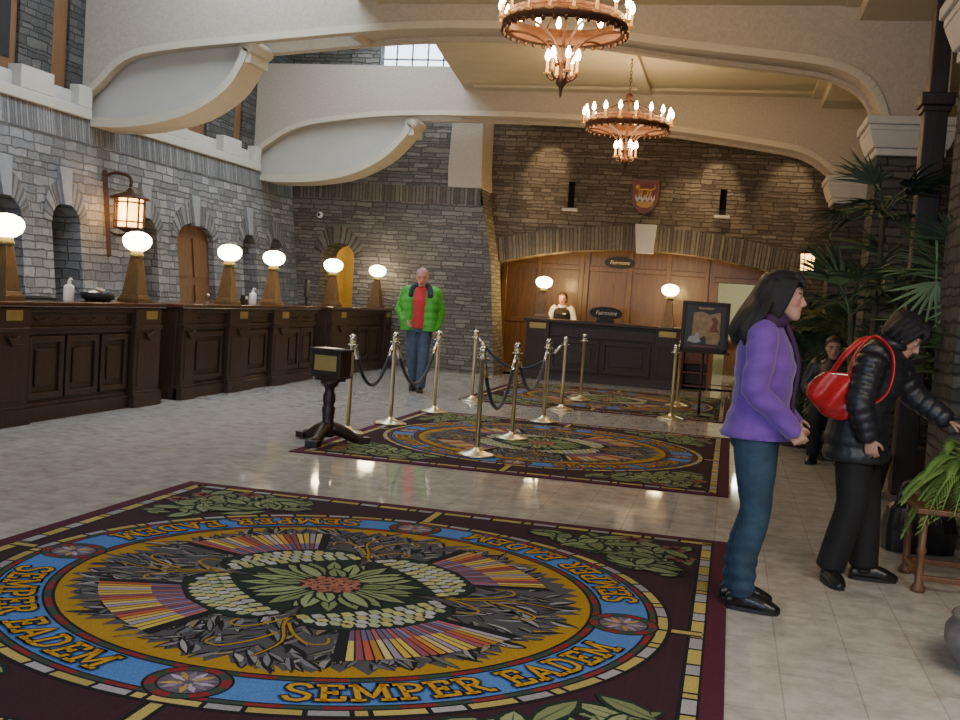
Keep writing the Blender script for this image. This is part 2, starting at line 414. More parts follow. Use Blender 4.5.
# ------------------------------------------------------------------ camera
def set_camera():
    yaw, pitch, roll = -0.227200463, -0.05799498, 0.0671131834
    w = V((math.sin(yaw) * math.cos(pitch), math.cos(yaw) * math.cos(pitch), math.sin(pitch)))
    r = V((math.cos(yaw), -math.sin(yaw), 0)); u = r.cross(w)
    c, s = math.cos(roll), math.sin(roll)
    r2 = c * r + s * u; u2 = -s * r + c * u
    cam = bpy.data.cameras.new('camera'); o = bpy.data.objects.new('camera', cam); COL.objects.link(o)
    cam.sensor_width = 36; cam.lens = 1074.426 / 960 * 36; cam.clip_end = 200; cam.clip_start = .05
    o.matrix_world = Matrix(((r2.x, u2.x, -w.x, -.0804), (r2.y, u2.y, -w.y, 0), (r2.z, u2.z, -w.z, 1.4), (0, 0, 0, 1)))
    scene.camera = o
set_camera()

# ------------------------------------------------------------------ setting
mb = MB(); mb.b2(-9.6, 4.6, -4, 29, -.2, 0); struct(mb.build('floor', M['floor']))

# left wall, leaning back as it rises
fL = lambda u, z, d: (-7.95 - .115 * z - d, u, z)
openL = [(10.40, 10.96, 'n'), (11.54, 12.12, 'n'), (13.42, 13.98, 'n'), (14.56, 15.70, 'd'), (16.75, 17.28, 'n'), (17.85, 18.42, 'lit')]
mb = MB(); holes = []
for a, b, k in openL: holes.append(opening(a, b, .05, 1.98 if k != 'd' else 2.0, 2.22 if k != 'd' else 2.24))
wall_sheet(mb, [(-4, 0), (19.05, 0), (19.05, 3.03), (-4, 3.03)], holes, fL, .5)
wl = struct(mb.build('wall_left', M['stone_cool']))
mb = MB()
strip(mb, [(-4 + .5 * i, 3.03) for i in range(47)], [(-4 + .5 * i, 3.34) for i in range(47)], fL, -.015)
for a, b, k in openL:
    inn = arch_pts(a, b, 1.98, 2.22 if k != 'd' else 2.24); out = arch_pts(a - .16, b + .16, 2.0, 2.52 if k != 'd' else 2.56)
    strip(mb, inn, out, fL, -.012, .55)
mb.build('soldier_course', M['soldier_cool'], wl)
mb = MB()
for a, b, k in openL:
    c = (a + b) / 2
    if k == 'lit': continue
    q = [(c - .07, 2.2), (c + .07, 2.2), (c + .13, 2.66), (c - .13, 2.66)]
    mb.prism(q, -.05, .02, mapf=fL)
mb.build('keystone', M['keystone'], wl)
# what closes the openings
nd = 1
for i, (a, b, k) in enumerate(openL):
    mb = MB()
    if k == 'd':
        d0 = .10
        mb.prism(opening(a - .03, b + .03, .0, 1.98, 2.22), d0, d0 + .06, mapf=fL)
        o = struct(mb.build('door_%d' % nd, M['wood_door'])); nd += 1
        m2 = MB()
        for (u0, u1, z0, z1) in ((a + .1, (a + b) / 2 - .05, .2, 1.3), ((a + b) / 2 + .05, b - .1, .2, 1.3), (a + .1, (a + b) / 2 - .05, 1.42, 2.0), ((a + b) / 2 + .05, b - .1, 1.42, 2.0)):
            m2.prism([(u0, z0), (u1, z0), (u1, z1), (u0, z1)], d0 - .025, d0 - .002, mapf=fL)
        m2.build('door_panel', M['wood_door'], o)
        m3 = MB(); m3.ell(fL(b - .18, 1.15, d0 - .05), (.03, .03, .03)); m3.build('door_knob', M['brass'], o)
    else:
        d0 = .45
        mb.prism(opening(a - .02, b + .02, .0, 1.97, 2.21), d0, d0 + .05, mapf=fL)
        mat = M['wood_dk'] if k == 'n' else M['cream_wall']
        struct(mb.build('window_%d' % (i + 2), mat))

# white ledge with pedestals on top of the stone, per bay
mb = MB()
for (y0, y1) in ((-4, 12.42), (13.15, 17.52), (18.2, 19.0)):
    mb.b2(-8.75, -8.27, y0, y1, 3.34, 3.47)
    mb.b2(-8.75, -8.40, y0, y1, 3.47, 3.66)
for (y0, y1) in ((8.9, 9.5), (11.0, 11.62), (12.14, 12.42), (13.2, 13.5), (14.3, 14.9), (16.08, 16.72), (17.25, 17.5)):
    mb.b2(-8.75, -8.275, y0, y1, 3.47, 3.74)
struct(mb.build('trim_1', M['white_trim'], bevel=.012))
# upper wall: stone piers with brown timber frames between
mb = MB()
for (y0, y1) in ((-4, 9.0), (9.5, 10.4), (11.12, 11.75), (12.08, 12.6), (13.1, 13.6), (14.3, 14.95), (15.75, 16.7), (17.0, 19.0)):
    mb.b2(-8.9, -8.42, y0, y1, 3.6, 6.4)
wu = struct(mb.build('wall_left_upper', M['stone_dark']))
for i, (y0, y1) in enumerate(((9.0, 9.5), (10.4, 11.12), (11.75, 12.08), (13.6, 14.3), (14.95, 15.75), (16.7, 17.0))):
    mb = MB(); mb.b2(-8.85, -8.46, y0, y1, 3.6, 6.4); o = struct(mb.build('window_%d' % (i + 10), M['wood_frame']))
    if y1 - y0 > .6:
        m2 = MB(); m2.b2(-8.5, -8.45, y0 + .3, y1 - .12, 3.8, 6.2); m2.build('pane', M['darkvoid'], o)

# back-left wall with the leaning pier
fB = lambda u, z, d: (u, 19.0 + d, z)
pier = [(-4.2, 0), (-4.3, 1.0), (-4.4, 2.05), (-4.55, 2.8), (-4.66, 3.36)]
mb = MB()
hole = opening(-7.66, -7.0, .05, 1.98, 2.24)
wall_sheet(mb, [(-9.2, 0)] + pier[:-1] + [(-4.605, 3.06), (-9.2, 3.06)], [hole], fB, .8)
for a, b in zip(pier, pier[1:]): mb.poly([(a[0], 19, a[1]), (a[0] - .02, 19.9, a[1]), (b[0] - .02, 19.9, b[1]), (b[0], 19, b[1])], [(0, a[1]), (.9, a[1]), (.9, b[1]), (0, b[1])])
wall_sheet(mb, [(-9.2, 3.36), (-5.28, 3.36), (-5.28, 5.0), (-6.75, 5.0), (-6.75, 6.4), (-7.3, 6.4), (-7.3, 5.0), (-9.2, 5.0)], [], lambda u, z, d: (u, 19.06, z), .1)
mb.b2(-7.3, -6.75, 19.075, 19.3, 4.9, 6.4); mb.b2(-9.2, -7.3, 19.1, 19.3, 5.0, 6.4)
wb = struct(mb.build('wall_back_left', M['stone_back']))
mb = MB(); strip(mb, [(-9 + .435 * i, 3.06) for i in range(11)], [(-9 + .434 * i, 3.36) for i in range(11)], fB, -.012)
inn = arch_pts(-7.66, -7.0, 1.98, 2.24); out = arch_pts(-7.82, -6.84, 2.0, 2.56); strip(mb, inn, out, fB, -.012, .6)
mb.build('soldier_course', M['soldier_warm'], wb)
mb = MB(); mb.prism([(-5.28, 3.36), (-4.64, 3.36), (-4.67, 3.7), (-4.70, 5.0), (-5.26, 5.0), (-5.3, 3.7)], 18.96, 19.85); struct(mb.build('trim_2', M['plaster'], bevel=.02))
# lit passage behind that arch
mb = MB(); mb.b2(-8.4, -8.3, 19.8, 22, 0, 2.8); mb.b2(-6.4, -6.3, 19.8, 22, 0, 2.8); mb.b2(-8.4, -6.3, 22, 22.1, 0, 2.8); mb.b2(-8.4, -6.3, 19.8, 22.1, 2.7, 2.8)
struct(mb.build('wall_passage', M['gold_wall']))
# clerestory glazing at the end of the roof light
mb = MB(); mb.b2(-6.75, -4.3, 19.3, 19.34, 4.7, 6.4); o = struct(mb.build('window_20', M['skyglass']))
mb = MB()
for x in (-6.5, -6.2, -5.9, -5.6, -5.3, -5.0, -4.7): mb.b2(x - .012, x + .012, 19.27, 19.3, 4.7, 6.4)
for z in (5.1, 5.4, 5.7, 6.0): mb.b2(-6.75, -4.3, 19.27, 19.3, z - .012, z + .012)
mb.build('glazing_bar', M['lead'], o)

# back wall with the wide arch
AC, AH = -1.74, 2.80
def arch_z(x, z0=2.07, h=.38, a=AH): return z0 + h * (1 - ((x - AC) / a) ** 2)
def seg_arch(a, z0, h, n=24): return [(AC - a + 2 * a * k / n, z0 + h * (1 - (1 - 2 * k / n) ** 2)) for k in range(n + 1)]
fK = lambda u, z, d: (u, 19.8 + d, z)
ap = seg_arch(AH, 2.07, .38)
mb = MB()
slit = [[(-3.2, 3.17), (-3.08, 3.17), (-3.08, 3.64), (-3.2, 3.64)], [(-.46, 3.15), (-.34, 3.15), (-.34, 3.62), (-.46, 3.62)]]
wall_sheet(mb, [(-5.2, -.05), (4.4, -.05), (4.4, 5.6), (-5.2, 5.6)], [[(-4.28, 0)] + ap + [(1.06, 0)]] + slit, fK, .55)
wk = struct(mb.build('wall_back', M['stone_warm']))
mb = MB(); strip(mb, ap, [(x * 1.02 + .035, z + .43) for x, z in ap], fK, -.02)
mb.build('soldier_course', M['soldier_warm'], wk)
mb = MB(); mb.prism([(-1.87, 2.40), (-1.57, 2.40), (-1.53, 2.92), (-1.92, 2.92)], 19.70, 19.86); mb.build('keystone', M['keystone_cream'], wk)
for i, x in enumerate((-3.14, -.40)):
    mb = MB(); mb.b2(x - .08, x + .08, 20.05, 20.1, 3.1, 3.7); o = struct(mb.build('window_%d' % (30 + i), M['darkvoid']))
    mb = MB(); mb.b2(x - .14, x + .14, 19.68, 19.9, 3.10, 3.145); mb.build('window_sill', M['keystone_cream'], o, bevel=.006)
# panelled recess
mb = MB()
fR = lambda u, z, d: (u, 21.3 + d, z)
wall_sheet(mb, [(-5.0, -.05), (2.2, -.05), (2.2, 2.7), (-5.0, 2.7)], [[(-.38, 0), (-.38, 1.99), (.5, 1.99), (.5, 0)]], fR, .22)
mb.b2(-5.05, -4.7, 20.3, 21.4, 0, 2.7); mb.b2(1.4, 1.6, 20.3, 21.4, 0, 2.7); mb.b2(-5, 2.2, 20.3, 21.4, 2.6, 2.7)
wr = struct(mb.build('wall_recess', M['wood_panel']))
mb = MB()
for x in (-4.6, -3.9, -3.05, -2.95, -2.1, -1.35, -.62): mb.b2(x - .05, x + .05, 21.25, 21.3, 0, 2.6)
for z in (.12, 1.02, 2.12): mb.b2(-4.7, -.6, 21.262, 21.3, z - .05, z + .05)
mb.b2(-.48, -.38, 21.22, 21.3, 0, 1.99); mb.b2(.5, .6, 21.22, 21.3, 0, 1.99); mb.b2(-.48, .6, 21.22, 21.3, 1.99, 2.09)
mb.build('panel_moulding', M['wood_panel'], wr, bevel=.008)
# bright room seen through the doorway
mb = MB(); mb.b2(-1.6, -1.5, 21.6, 27, 0, 3); mb.b2(2.5, 2.6, 21.6, 27, 0, 3); mb.b2(-1.6, 2.6, 27, 27.1, 0, 3); mb.b2(-1.6, 2.6, 21.55, 27, 2.6, 2.7)
struct(mb.build('wall_beyond', M['cream_wall']))
mb = MB(); mb.b2(-.2, .25, 25.2, 26.2, 0, .75); mb.b2(-.25, .3, 25.1, 26.3, .75, .8)
tag(mb.build('side_table', M['wood_door']), 'tan side table glimpsed through the bright doorway', 'table')

# right wall, right side of the aisle
mb = MB(); mb.poly([(3.6, -4, 0), (3.6, 20, 0), (3.6, 20, 5.2), (3.6, -4, 5.2)], [(0, 0), (24, 0), (24, 5.2), (0, 5.2)]); struct(mb.build('wall_right', M['stone_dark']))

# ceiling and beams
mb = MB()
for y0, y1, xa, xb in ((-4, 12.42, -4.75, -4.75), (13.1, 17.52, -4.15, -4.72), (18.1, 19.9, -4.72, -4.72)):
    ed = [(xa + (xb - xa) * (k / 8) ** .8, y0 + (y1 - y0) * k / 8) for k in range(9)]
    mb.prism(ed + [(4.4, y1), (4.4, y0)], 4.87, 5.05, axis='z')
    mb.prism(ed + [(x + .12, y) for x, y in ed[::-1]], 5.05, 6.45, axis='z')
ce = struct(mb.build('ceiling', M['ceiling']))
mb = MB()
for (y0, y1) in ((13.1, 17.52), (6, 12.42)):
    for x in (-1.7, .95):
        mb.b2(x - .1, x + .1, y0, y1, 4.80, 4.87)
    mb.b2(-4.1, 1.0, y0 + .001, y0 + .25, 4.82, 4.87); mb.b2(-4.5, 1.0, y1 - .3, y1 - .001, 4.82, 4.87)
    mb.b2(1.0, 2.2, y0, y1, 4.66, 4.87)
mb.build('coffer_moulding', M['ceiling'], ce, bevel=.01)
# roof light glazing
mb = MB(); mb.b2(-9.2, -6.9, -4, 19.3, 6.42, 6.5); struct(mb.build('ceiling_upper', M['plaster']))
mb = MB(); mb.b2(-6.9, -4.2, 9, 19.2, 6.42, 6.46); o = struct(mb.build('window_40', M['skyglass']))
mb = MB()
for k in range(11): mb.b2(-6.9, -4.2, 9 + k - .03, 9 + k + .03, 6.34, 6.42)
for k in range(3): mb.b2(-6.3 + k * .7 - .03, -6.3 + k * .7 + .03, 9, 19.2, 6.36, 6.42)
mb.build('glazing_bar', M['lead'], o)

def beam(idx, y0, prof, cons, depth=.66):
    y1 = y0 + depth
    xr = 1.98; top = 5.2
    outl = prof + [(xr, prof[-1][1]), (xr, top), (-8.6, top), (-8.6, prof[0][1])]
    mb = MB()
    mb.prism(outl, y0, y0 + .13); mb.prism(outl, y1 - .13, y1)
    for a, b in zip(prof, prof[1:]):
        if b[0] <= -4.8: continue
        a = (max(a[0], -4.8), a[1])
        mb.poly([(a[0], y0 + .12, a[1] + .05), (b[0] + (.03 if b[0] > 1 else 0), y0 + .12, b[1] + .05), (b[0] + (.03 if b[0] > 1 else 0), y1 - .12, b[1] + .05), (a[0], y1 - .12, a[1] + .05)])
    mb.b2(-4.85, -4.75, y0 + .12, y1 - .12, 4.45, 5.2); mb.b2(1.4, xr, y0 + .12, y1 - .12, prof[-1][1], 5.2)
    bo = struct(mb.build('trim_%d' % idx, M['plaster']))
    # pale edge moulding along the soffit
    mb = MB()
    for yy, t in ((y0, -1), (y1, 1)):
        for a, b in zip(prof, prof[1:]):
            d = V((b[0] - a[0], 0, b[1] - a[1])).normalized(); n = V((-d.z, 0, d.x))
            A = V((a[0], yy, a[1])); B = V((b[0], yy, b[1])); h = n * .085
            e = V((0, t * .018, 0))
            mb.poly([A + e, B + e, B + h + e, A + h + e]); mb.poly([A, B, B + e, A + e]); mb.poly([A + h, B + h, B + h + e, A + h + e])
    mb.build('edge_moulding', M['plaster_trim'], bo)
    # console bracket cantilevered from the left wall
    mb = MB()
    up = [(x, z) for x, z in prof if x < cons[-1][0]]
    body = cons + [(cons[-1][0], 4.5), (-8.6, 4.5), (-8.6, cons[0][1])]
    mb.prism(body, y0 + .2, y1 - .2)
    co = mb.build('console', M['plaster_smooth'], bo)
    mb = MB()
    for (ya, yb, w, off) in ((y0 + .12, y1 - .14, .10, -.012), (y0 + .05, y1 - .1, .05, .0)):
        P = cons; T = []
        for i, p in enumerate(P):
            a = P[max(i - 1, 0)]; b = P[min(i + 1, len(P) - 1)]
            d = V((b[0] - a[0], b[1] - a[1])).normalized(); n = V((d.y, -d.x))
            T.append((V(p) - n * w, V(p) + n * .03 + n * off))
        for (i0, o0), (i1, o1) in zip(T, T[1:]):
            q = [(i0.x, i0.y), (i1.x, i1.y), (o1.x, o1.y), (o0.x, o0.y)]
            mb.prism(q, ya, yb)
    # scroll at the tip
    x, z = cons[-1]
    mb.b2(x - .10, x + .06, y0 + .08, y1 - .12, z - .16, z + .1)
    mb.smooth = True
    mb.M = Matrix.Translation((x + .03, 0, z + .05)) @ Matrix.Rotation(-PI / 2, 4, 'X')
    mb.lathe([(0, y0 + .05), (.09, y0 + .05), (.09, y1 - .1), (0, y1 - .1)], seg=16)
    mb.M = Matrix()
    mb.build('console_moulding', M['plaster_trim'], co)
def densify(p, n=4):
    P, _ = smooth_path([(x, 0, z) for x, z in p], [1] * len(p), n); return [(q.x, q.z) for q in P]
prof1 = densify([(-8.42, 3.58), (-8.2, 3.76), (-7.82, 4.10), (-7.2, 4.24), (-6.0, 4.36), (-4, 4.53), (-2.3, 4.51), (-.8, 4.34), (.5, 4.2), (.92, 4.1), (1.18, 3.92), (1.32, 3.62)])
prof2 = densify([(-8.42, 3.58), (-8.2, 3.78), (-7.7, 4.08), (-7.0, 4.24), (-5.8, 4.37), (-4, 4.40), (-2.4, 4.36), (-.8, 4.2), (.5, 4.03), (.9, 3.92), (1.2, 3.72), (1.36, 3.54)])
cons1 = densify([(-8.42, 3.3), (-7.95, 3.29), (-7.45, 3.35), (-6.92, 3.5), (-6.48, 3.78), (-6.27, 4.08), (-6.2, 4.28)])
cons2 = densify([(-8.42, 3.24), (-8.0, 3.2), (-7.3, 3.24), (-6.65, 3.38), (-6.1, 3.66), (-5.75, 4.0), (-5.62, 4.22)])
beam(3, 12.4, prof1, cons1, .72)
beam(4, 17.5, prof2, cons2, .72)

def column(idx, y, lab):
    mb = MB(); mb.b2(1.31, 1.97, y, y + .7, 0, 3.24)
    o = struct(mb.build('trim_%d' % idx, M['stone_dark']))
    mb = MB()
    for (e, z0, z1, t) in ((.03, 3.22, 3.30, 1), (.055, 3.30, 3.48, 1.16), (.12, 3.48, 3.54, 1), (.15, 3.54, 3.63, 1)):
        mb.box((1.64, y + .35, (z0 + z1) / 2), (.66 + 2 * e, .7 + 2 * e, z1 - z0), taper=(t, t))
    mb.build('capital', M['white_trim'], o, bevel=.012)
column(5, 7.3, ''); column(6, 12.4, ''); column(7, 17.5, '')
# dark timber post with a collar
mb = MB(); mb.b2(1.31, 1.49, 9.4, 9.6, 0, 3.23); mb.b2(1.33, 1.47, 9.4, 9.6, 3.23, 4.87); mb.b2(1.27, 1.53, 9.36, 9.64, 3.2, 3.30); mb.b2(1.29, 1.51, 9.38, 9.62, 3.15, 3.2)
struct(mb.build('trim_8', M['wood'], bevel=.01))

# ------------------------------------------------------------------ counters
def counter(label, y0, y1, posts, panels):
    yc = (y0 + y1) / 2
    t = thing('reception_counter', label, 'counter', (-6.15, yc, 0), 0, 'dark wood reception counters')
    L = lambda y: y - yc
    mb = MB(); mb.b2(-.78, -.06, L(y0), L(y1), 0, 1.05); mb.b2(-.06, -.01, L(y0), L(y1), 0, .13); mb.b2(-.06, -.035, L(y0), L(y1), .13, .17)
    mb.b2(-.06, -.03, L(y0), L(y1), .80, .84); mb.b2(-.06, -.015, L(y0), L(y1), .84, .87); mb.b2(-.06, -.04, L(y0), L(y1), .87, 1.0); mb.b2(-.06, -.005, L(y0), L(y1), 1.0, 1.05)
    mb.build('carcass', M['wood'], t, bevel=.006)
    mb = MB(); mb.b2(-.86, .05, L(y0) - .04, L(y1) + .04, 1.05, 1.1); mb.build('worktop', M['top_wood'], t, bevel=.012)
    for (a, b, pl) in posts:
        mb = MB(); mb.b2(-.07, .02, L(a), L(b), 0, 1.04); mb.b2(-.07, .05, L(a) - .02, L(b) + .02, 0, .14); mb.b2(-.07, .035, L(a) - .01, L(b) + .01, .14, .17)
        mb.b2(.02, .028, L(a) + .06, L(b) - .06, .22, .72)
        mb.b2(-.07, .035, L(a) - .008, L(b) + .008, .83, .865)
        c = (a + b) / 2
        # small carved bracket
        mb.prism([(L(c) - .09, .80), (L(c), .70), (L(c) + .09, .80), (L(c), .77)], .02, .05, axis='x')
        p = mb.build('post', M['wood'], t, bevel=.006)
        if pl is not None:
            m2 = MB(); m2.b2(.02, .027, L(pl) - .11, L(pl) + .11, .93, 1.02)
            m2.build('nameplate', M['brass_plate'], p, bevel=.003)
    for (a, b) in panels:
        mb = MB(); z0, z1 = .2, .78; w = .06
        mb.b2(-.06, -.03, L(a), L(a) + w, z0, z1); mb.b2(-.06, -.03, L(b) - w, L(b), z0, z1)
        mb.b2(-.06, -.031, L(a), L(b), z0, z0 + w); mb.b2(-.06, -.031, L(a), L(b), z1 - w, z1)
        mb.b2(-.06, -.04, L(a) + .12, L(b) - .12, z0 + .12, z1 - .12)
        mb.build('panel', M['wood'], t, bevel=.008)
        # carved frieze scroll
    for (a, b) in panels:
        mb = MB()
        if b - a < .35: continue
        n = 7
        pts = [(-.035, L(a + (b - a) * (k / n)), .935 + .014 * math.sin(k * 2.2)) for k in range(1, n)]
        mb.smooth = True; mb.tube(pts, .009, 6, 3); mb.build('carved_frieze', M['wood'], t)
    return t
counter('long dark panelled wood counter at the left edge of the floor, nearest of the row', 6.4, 10.65, [(7.88, 8.38, 8.16), (10.12, 10.63, 10.43)], [(6.5, 7.1), (7.15, 7.8), (8.45, 8.98), (9.02, 9.55), (9.6, 10.08)])
counter('dark panelled wood counter in front of the brown arched door', 11.1, 15.2, [(11.12, 11.42, None), (12.28, 12.84, 12.66), (13.6, 14.12, 13.98)], [(11.46, 12.24), (12.9, 13.55), (14.18, 14.65), (14.68, 15.16)])
counter('dark panelled wood counter at the far end, against the back stone wall', 15.78, 18.8, [(15.8, 16.5, 16.28), (18.4, 18.78, 18.59)], [(16.55, 17.1), (17.15, 17.7), (17.75, 18.35)])

# pedestal lamps with glowing globes
def make_lamp(label, loc, group):
    t = thing('globe_lamp', label, 'lamp', loc, 0, group)
    mb = MB(); mb.box((0, 0, .02), (.26, .26, .04)); mb.box((0, 0, .06), (.235, .235, .04), taper=(.9, .9)); mb.box((0, 0, .28), (.2, .2, .40), taper=(.5, .5))
    for sx in (-1, 1):
        for sy in (-1, 1): mb.ell((sx * .085, sy * .085, .095), (.014, .014, .014), 8, 5)
    mb.build('pedestal', M['bronze'], t, bevel=.005)
    mb = MB(); mb.smooth = True; mb.lathe([(.05, .48), (.075, .49), (.08, .51), (.065, .53), (.07, .55), (.05, .56)], seg=16); mb.build('collar', M['brass_plate'], t)
    mb = MB(); mb.smooth = True
    mb.lathe([(.045, .55), (.09, .565), (.135, .60), (.155, .65), (.15, .695), (.115, .735), (.06, .758), (0, .765)], seg=18)
    mb.build('globe', M['globe'], t)
    return t
lampg = 'globe lamps on the left counters'
LY = [(8.36, 'globe lamp on wooden pedestal at the left edge of the picture, nearest counter'), (10.52, 'globe lamp on wooden pedestal beside the black bowl, under the wall lantern'),
      (12.72, 'globe lamp on wooden pedestal just right of the brown arched door'), (14.09, 'globe lamp just right of the small white bottle on the middle counter'),
      (16.40, 'globe lamp on wooden pedestal in front of the golden lit arch'), (18.62, 'globe lamp on wooden pedestal at the far right end of the left counters')]
l0 = make_lamp(LY[0][1], (-6.4, LY[0][0], 1.1), lampg)
for y, lab in LY[1:]: dup(l0, (-6.4, y, 1.1), 0, lab, lampg)
dup(l0, (-3.48, 19.5, 1.1), 0, 'globe lamp on the left end of the back desk, beside the clerk', 'globe lamps on the back desk')
dup(l0, (-1.19, 19.5, 1.1), 0, 'globe lamp on the right end of the back desk, left of the sign stand', 'globe lamps on the back desk')

# things on the counters
def bottle(label, loc, s=1):
    t = thing('pump_bottle', label, 'bottle', loc, 0)
    mb = MB(); mb.smooth = True
    mb.lathe([(0, 0), (.045, 0), (.05, .01), (.05, .13), (.045, .15), (.018, .165), (.018, .175), (0, .175)], seg=16); mb.build('body', M['white_plastic'], t)
    mb = MB(); mb.smooth = True; mb.lathe([(0, .175), (.02, .175), (.02, .19), (.008, .195), (.008, .215), (0, .215)], seg=12); mb.tube([(0, 0, .218), (.03, -.015, .218), (.045, -.022, .208)], .007, 8); mb.build('pump', M['white_plastic'], t)
    return t
bottle('white pump bottle on the nearest counter, before the dark niche', (-6.3, 9.18, 1.1))
bottle('small white pump bottle on the middle counter between two globe lamps', (-6.4, 13.47, 1.1))
t = thing('bowl', 'black round bowl holding small packets on the nearest counter', 'bowl', (-6.45, 9.9, 1.1))
mb = MB(); mb.smooth = True; mb.lathe([(0, 0), (.12, 0), (.165, .03), (.17, .085), (.16, .085), (.15, .035), (0, .02)], seg=24); mb.build('shell', M['black'], t)
for k, (dx, dy, rz, m) in enumerate(((-.03, -.05, .3, 'paper'), (.06, .03, 1.0, 'denim2'), (-.05, .09, -.5, 'paper'), (.06, -.06, 2, 'poster_tan'))):
    mb = MB(); mb.box((0, 0, 0), (.06, .09, .02)); o = mb.build('packet', M[m]); o.location = (-6.45 + dx, 9.9 + dy, 1.1 + .05 + .012 * k + .03); o.rotation_euler = (.3, .3 * (-1) ** k, rz)
    tag(o, ['white packet lying near the front of the black bowl', 'blue packet in the middle of the black bowl', 'white packet at the back of the black bowl', 'tan packet at the rim of the black bowl'][k], 'packet', 'packets in the black bowl')
t = thing('keyboard', 'flat dark keyboard lying on the nearest counter by the white bottle', 'keyboard', (-6.62, 9.0, 1.1)); mb = MB(); mb.b2(-.12, .12, -.28, .28, 0, .02); mb.build('slab', M['black'], t, bevel=.004)
mb = MB()
for i in range(4):
    for j in range(11): mb.b2(-.1 + i * .05, -.06 + i * .05, -.26 + j * .048, -.22 + j * .048, .02, .027)
mb.build('keys', M['black'], t)
def monitor(label, loc, rz):
    t = thing('monitor', label, 'monitor', loc, rz)
    mb = MB(); mb.b2(-.09, .09, -.11, .11, 0, .012); mb.b2(-.02, .02, -.03, .03, .012, .16); mb.build('stand', M['black'], t, bevel=.003)
    mb = MB(); mb.b2(-.025, .02, -.2, .2, .13, .40); mb.build('screen_case', M['black'], t, bevel=.008)
monitor('black computer monitor behind the lamp before the golden arch', (-6.66, 15.98, 1.1), .3)
t = thing('card_reader', 'small grey card terminal beside the pump bottle on the middle counter', 'terminal', (-6.4, 13.2, 1.1)); mb = MB(); mb.box((0, 0, .06), (.08, .1, .12), taper=(.7, .9)); mb.build('case', M['black'], t, bevel=.005); mb = MB(); mb.b2(.038, .043, -.035, .035, .07, .11); mb.build('screen', M['paper'], t)

# wall lantern on its iron bar
t = thing('wall_lantern', 'lit amber glass lantern hanging from a rusty iron bar on the left stone wall', 'lantern', (-7.95, 12.76, 0))
mb = MB(); mb.tube([(-.19, -.05, 1.62), (-.245, -.05, 2.2), (-.305, -.05, 2.72)], .045, 4, flat=(1.2, .6)); 
mb.smooth = True; mb.tube([(-.29, -.05, 2.66), (-.15, -.03, 2.71), (.0, -.01, 2.69), (.07, .0, 2.64), (.07, .0, 2.54)], .022, 8, 4)
mb.tube([(-.22, -.05, 1.95), (-.08, -.02, 1.9), (.07, .0, 1.93)], .016, 8, 3)
mb.build('bracket', M['iron'], t)
mb = MB(); mb.smooth = True; lc = (.07, .0)
mb.lathe([(0, 2.53), (.03, 2.52), (.06, 2.47), (.26, 2.40), (.27, 2.375), (0, 2.39)], c=(*lc, 0), seg=8); mb.build('hood', M['iron'], t)
mb = MB()
for k in range(8):
    a = 2 * PI * (k + .5) / 8; mb.box((lc[0] + .19 * math.cos(a), lc[1] + .19 * math.sin(a), 2.2), (.02, .02, .4), rot=Matrix.Rotation(a, 3, 'Z'))
for z in (2.0, 2.08, 2.39, 2.33): mb.smooth = False; mb.lathe([(.18, z - .01), (.2, z - .01), (.2, z + .01), (.18, z + .01)], c=(*lc, 0), seg=8)
mb.lathe([(0, 1.93), (.05, 1.94), (.17, 1.995), (.15, 2.0), (0, 1.99)], c=(*lc, 0), seg=8); mb.ell((*lc, 1.92), (.03, .03, .035))
mb.build('cage', M['iron'], t)
mb = MB(); mb.lathe([(0, 2.0), (.172, 2.0), (.172, 2.385), (0, 2.385)], c=(*lc, 0), seg=8); mb.build('glass', M['amber'], t)

# small lantern far right behind the palms
t = thing('hanging_lantern', 'small lit lantern glowing behind the palm leaves at the right', 'lantern', (1.02, 18.0, 2.18))
mb = MB(); mb.lathe([(0, 0), (.10, 0), (.11, .26), (0, .26)], seg=6); mb.build('glass', M['amber'], t)
mb = MB(); mb.lathe([(0, .38), (.03, .36), (.16, .27), (.15, .26), (0, .265)], seg=6); mb.lathe([(0, -.05), (.05, -.03), (.12, 0), (0, 0)], seg=6)
for k in range(6): a = 2 * PI * k / 6; mb.tube([(.105 * math.cos(a), .105 * math.sin(a), 0), (.115 * math.cos(a), .115 * math.sin(a), .26)], .008, 5)
mb.tube([(0, 0, .36), (0, .0, .52), (.2, 0, .55), (.39, 0, .55)], .012, 6); mb.build('cage', M['iron'], t)

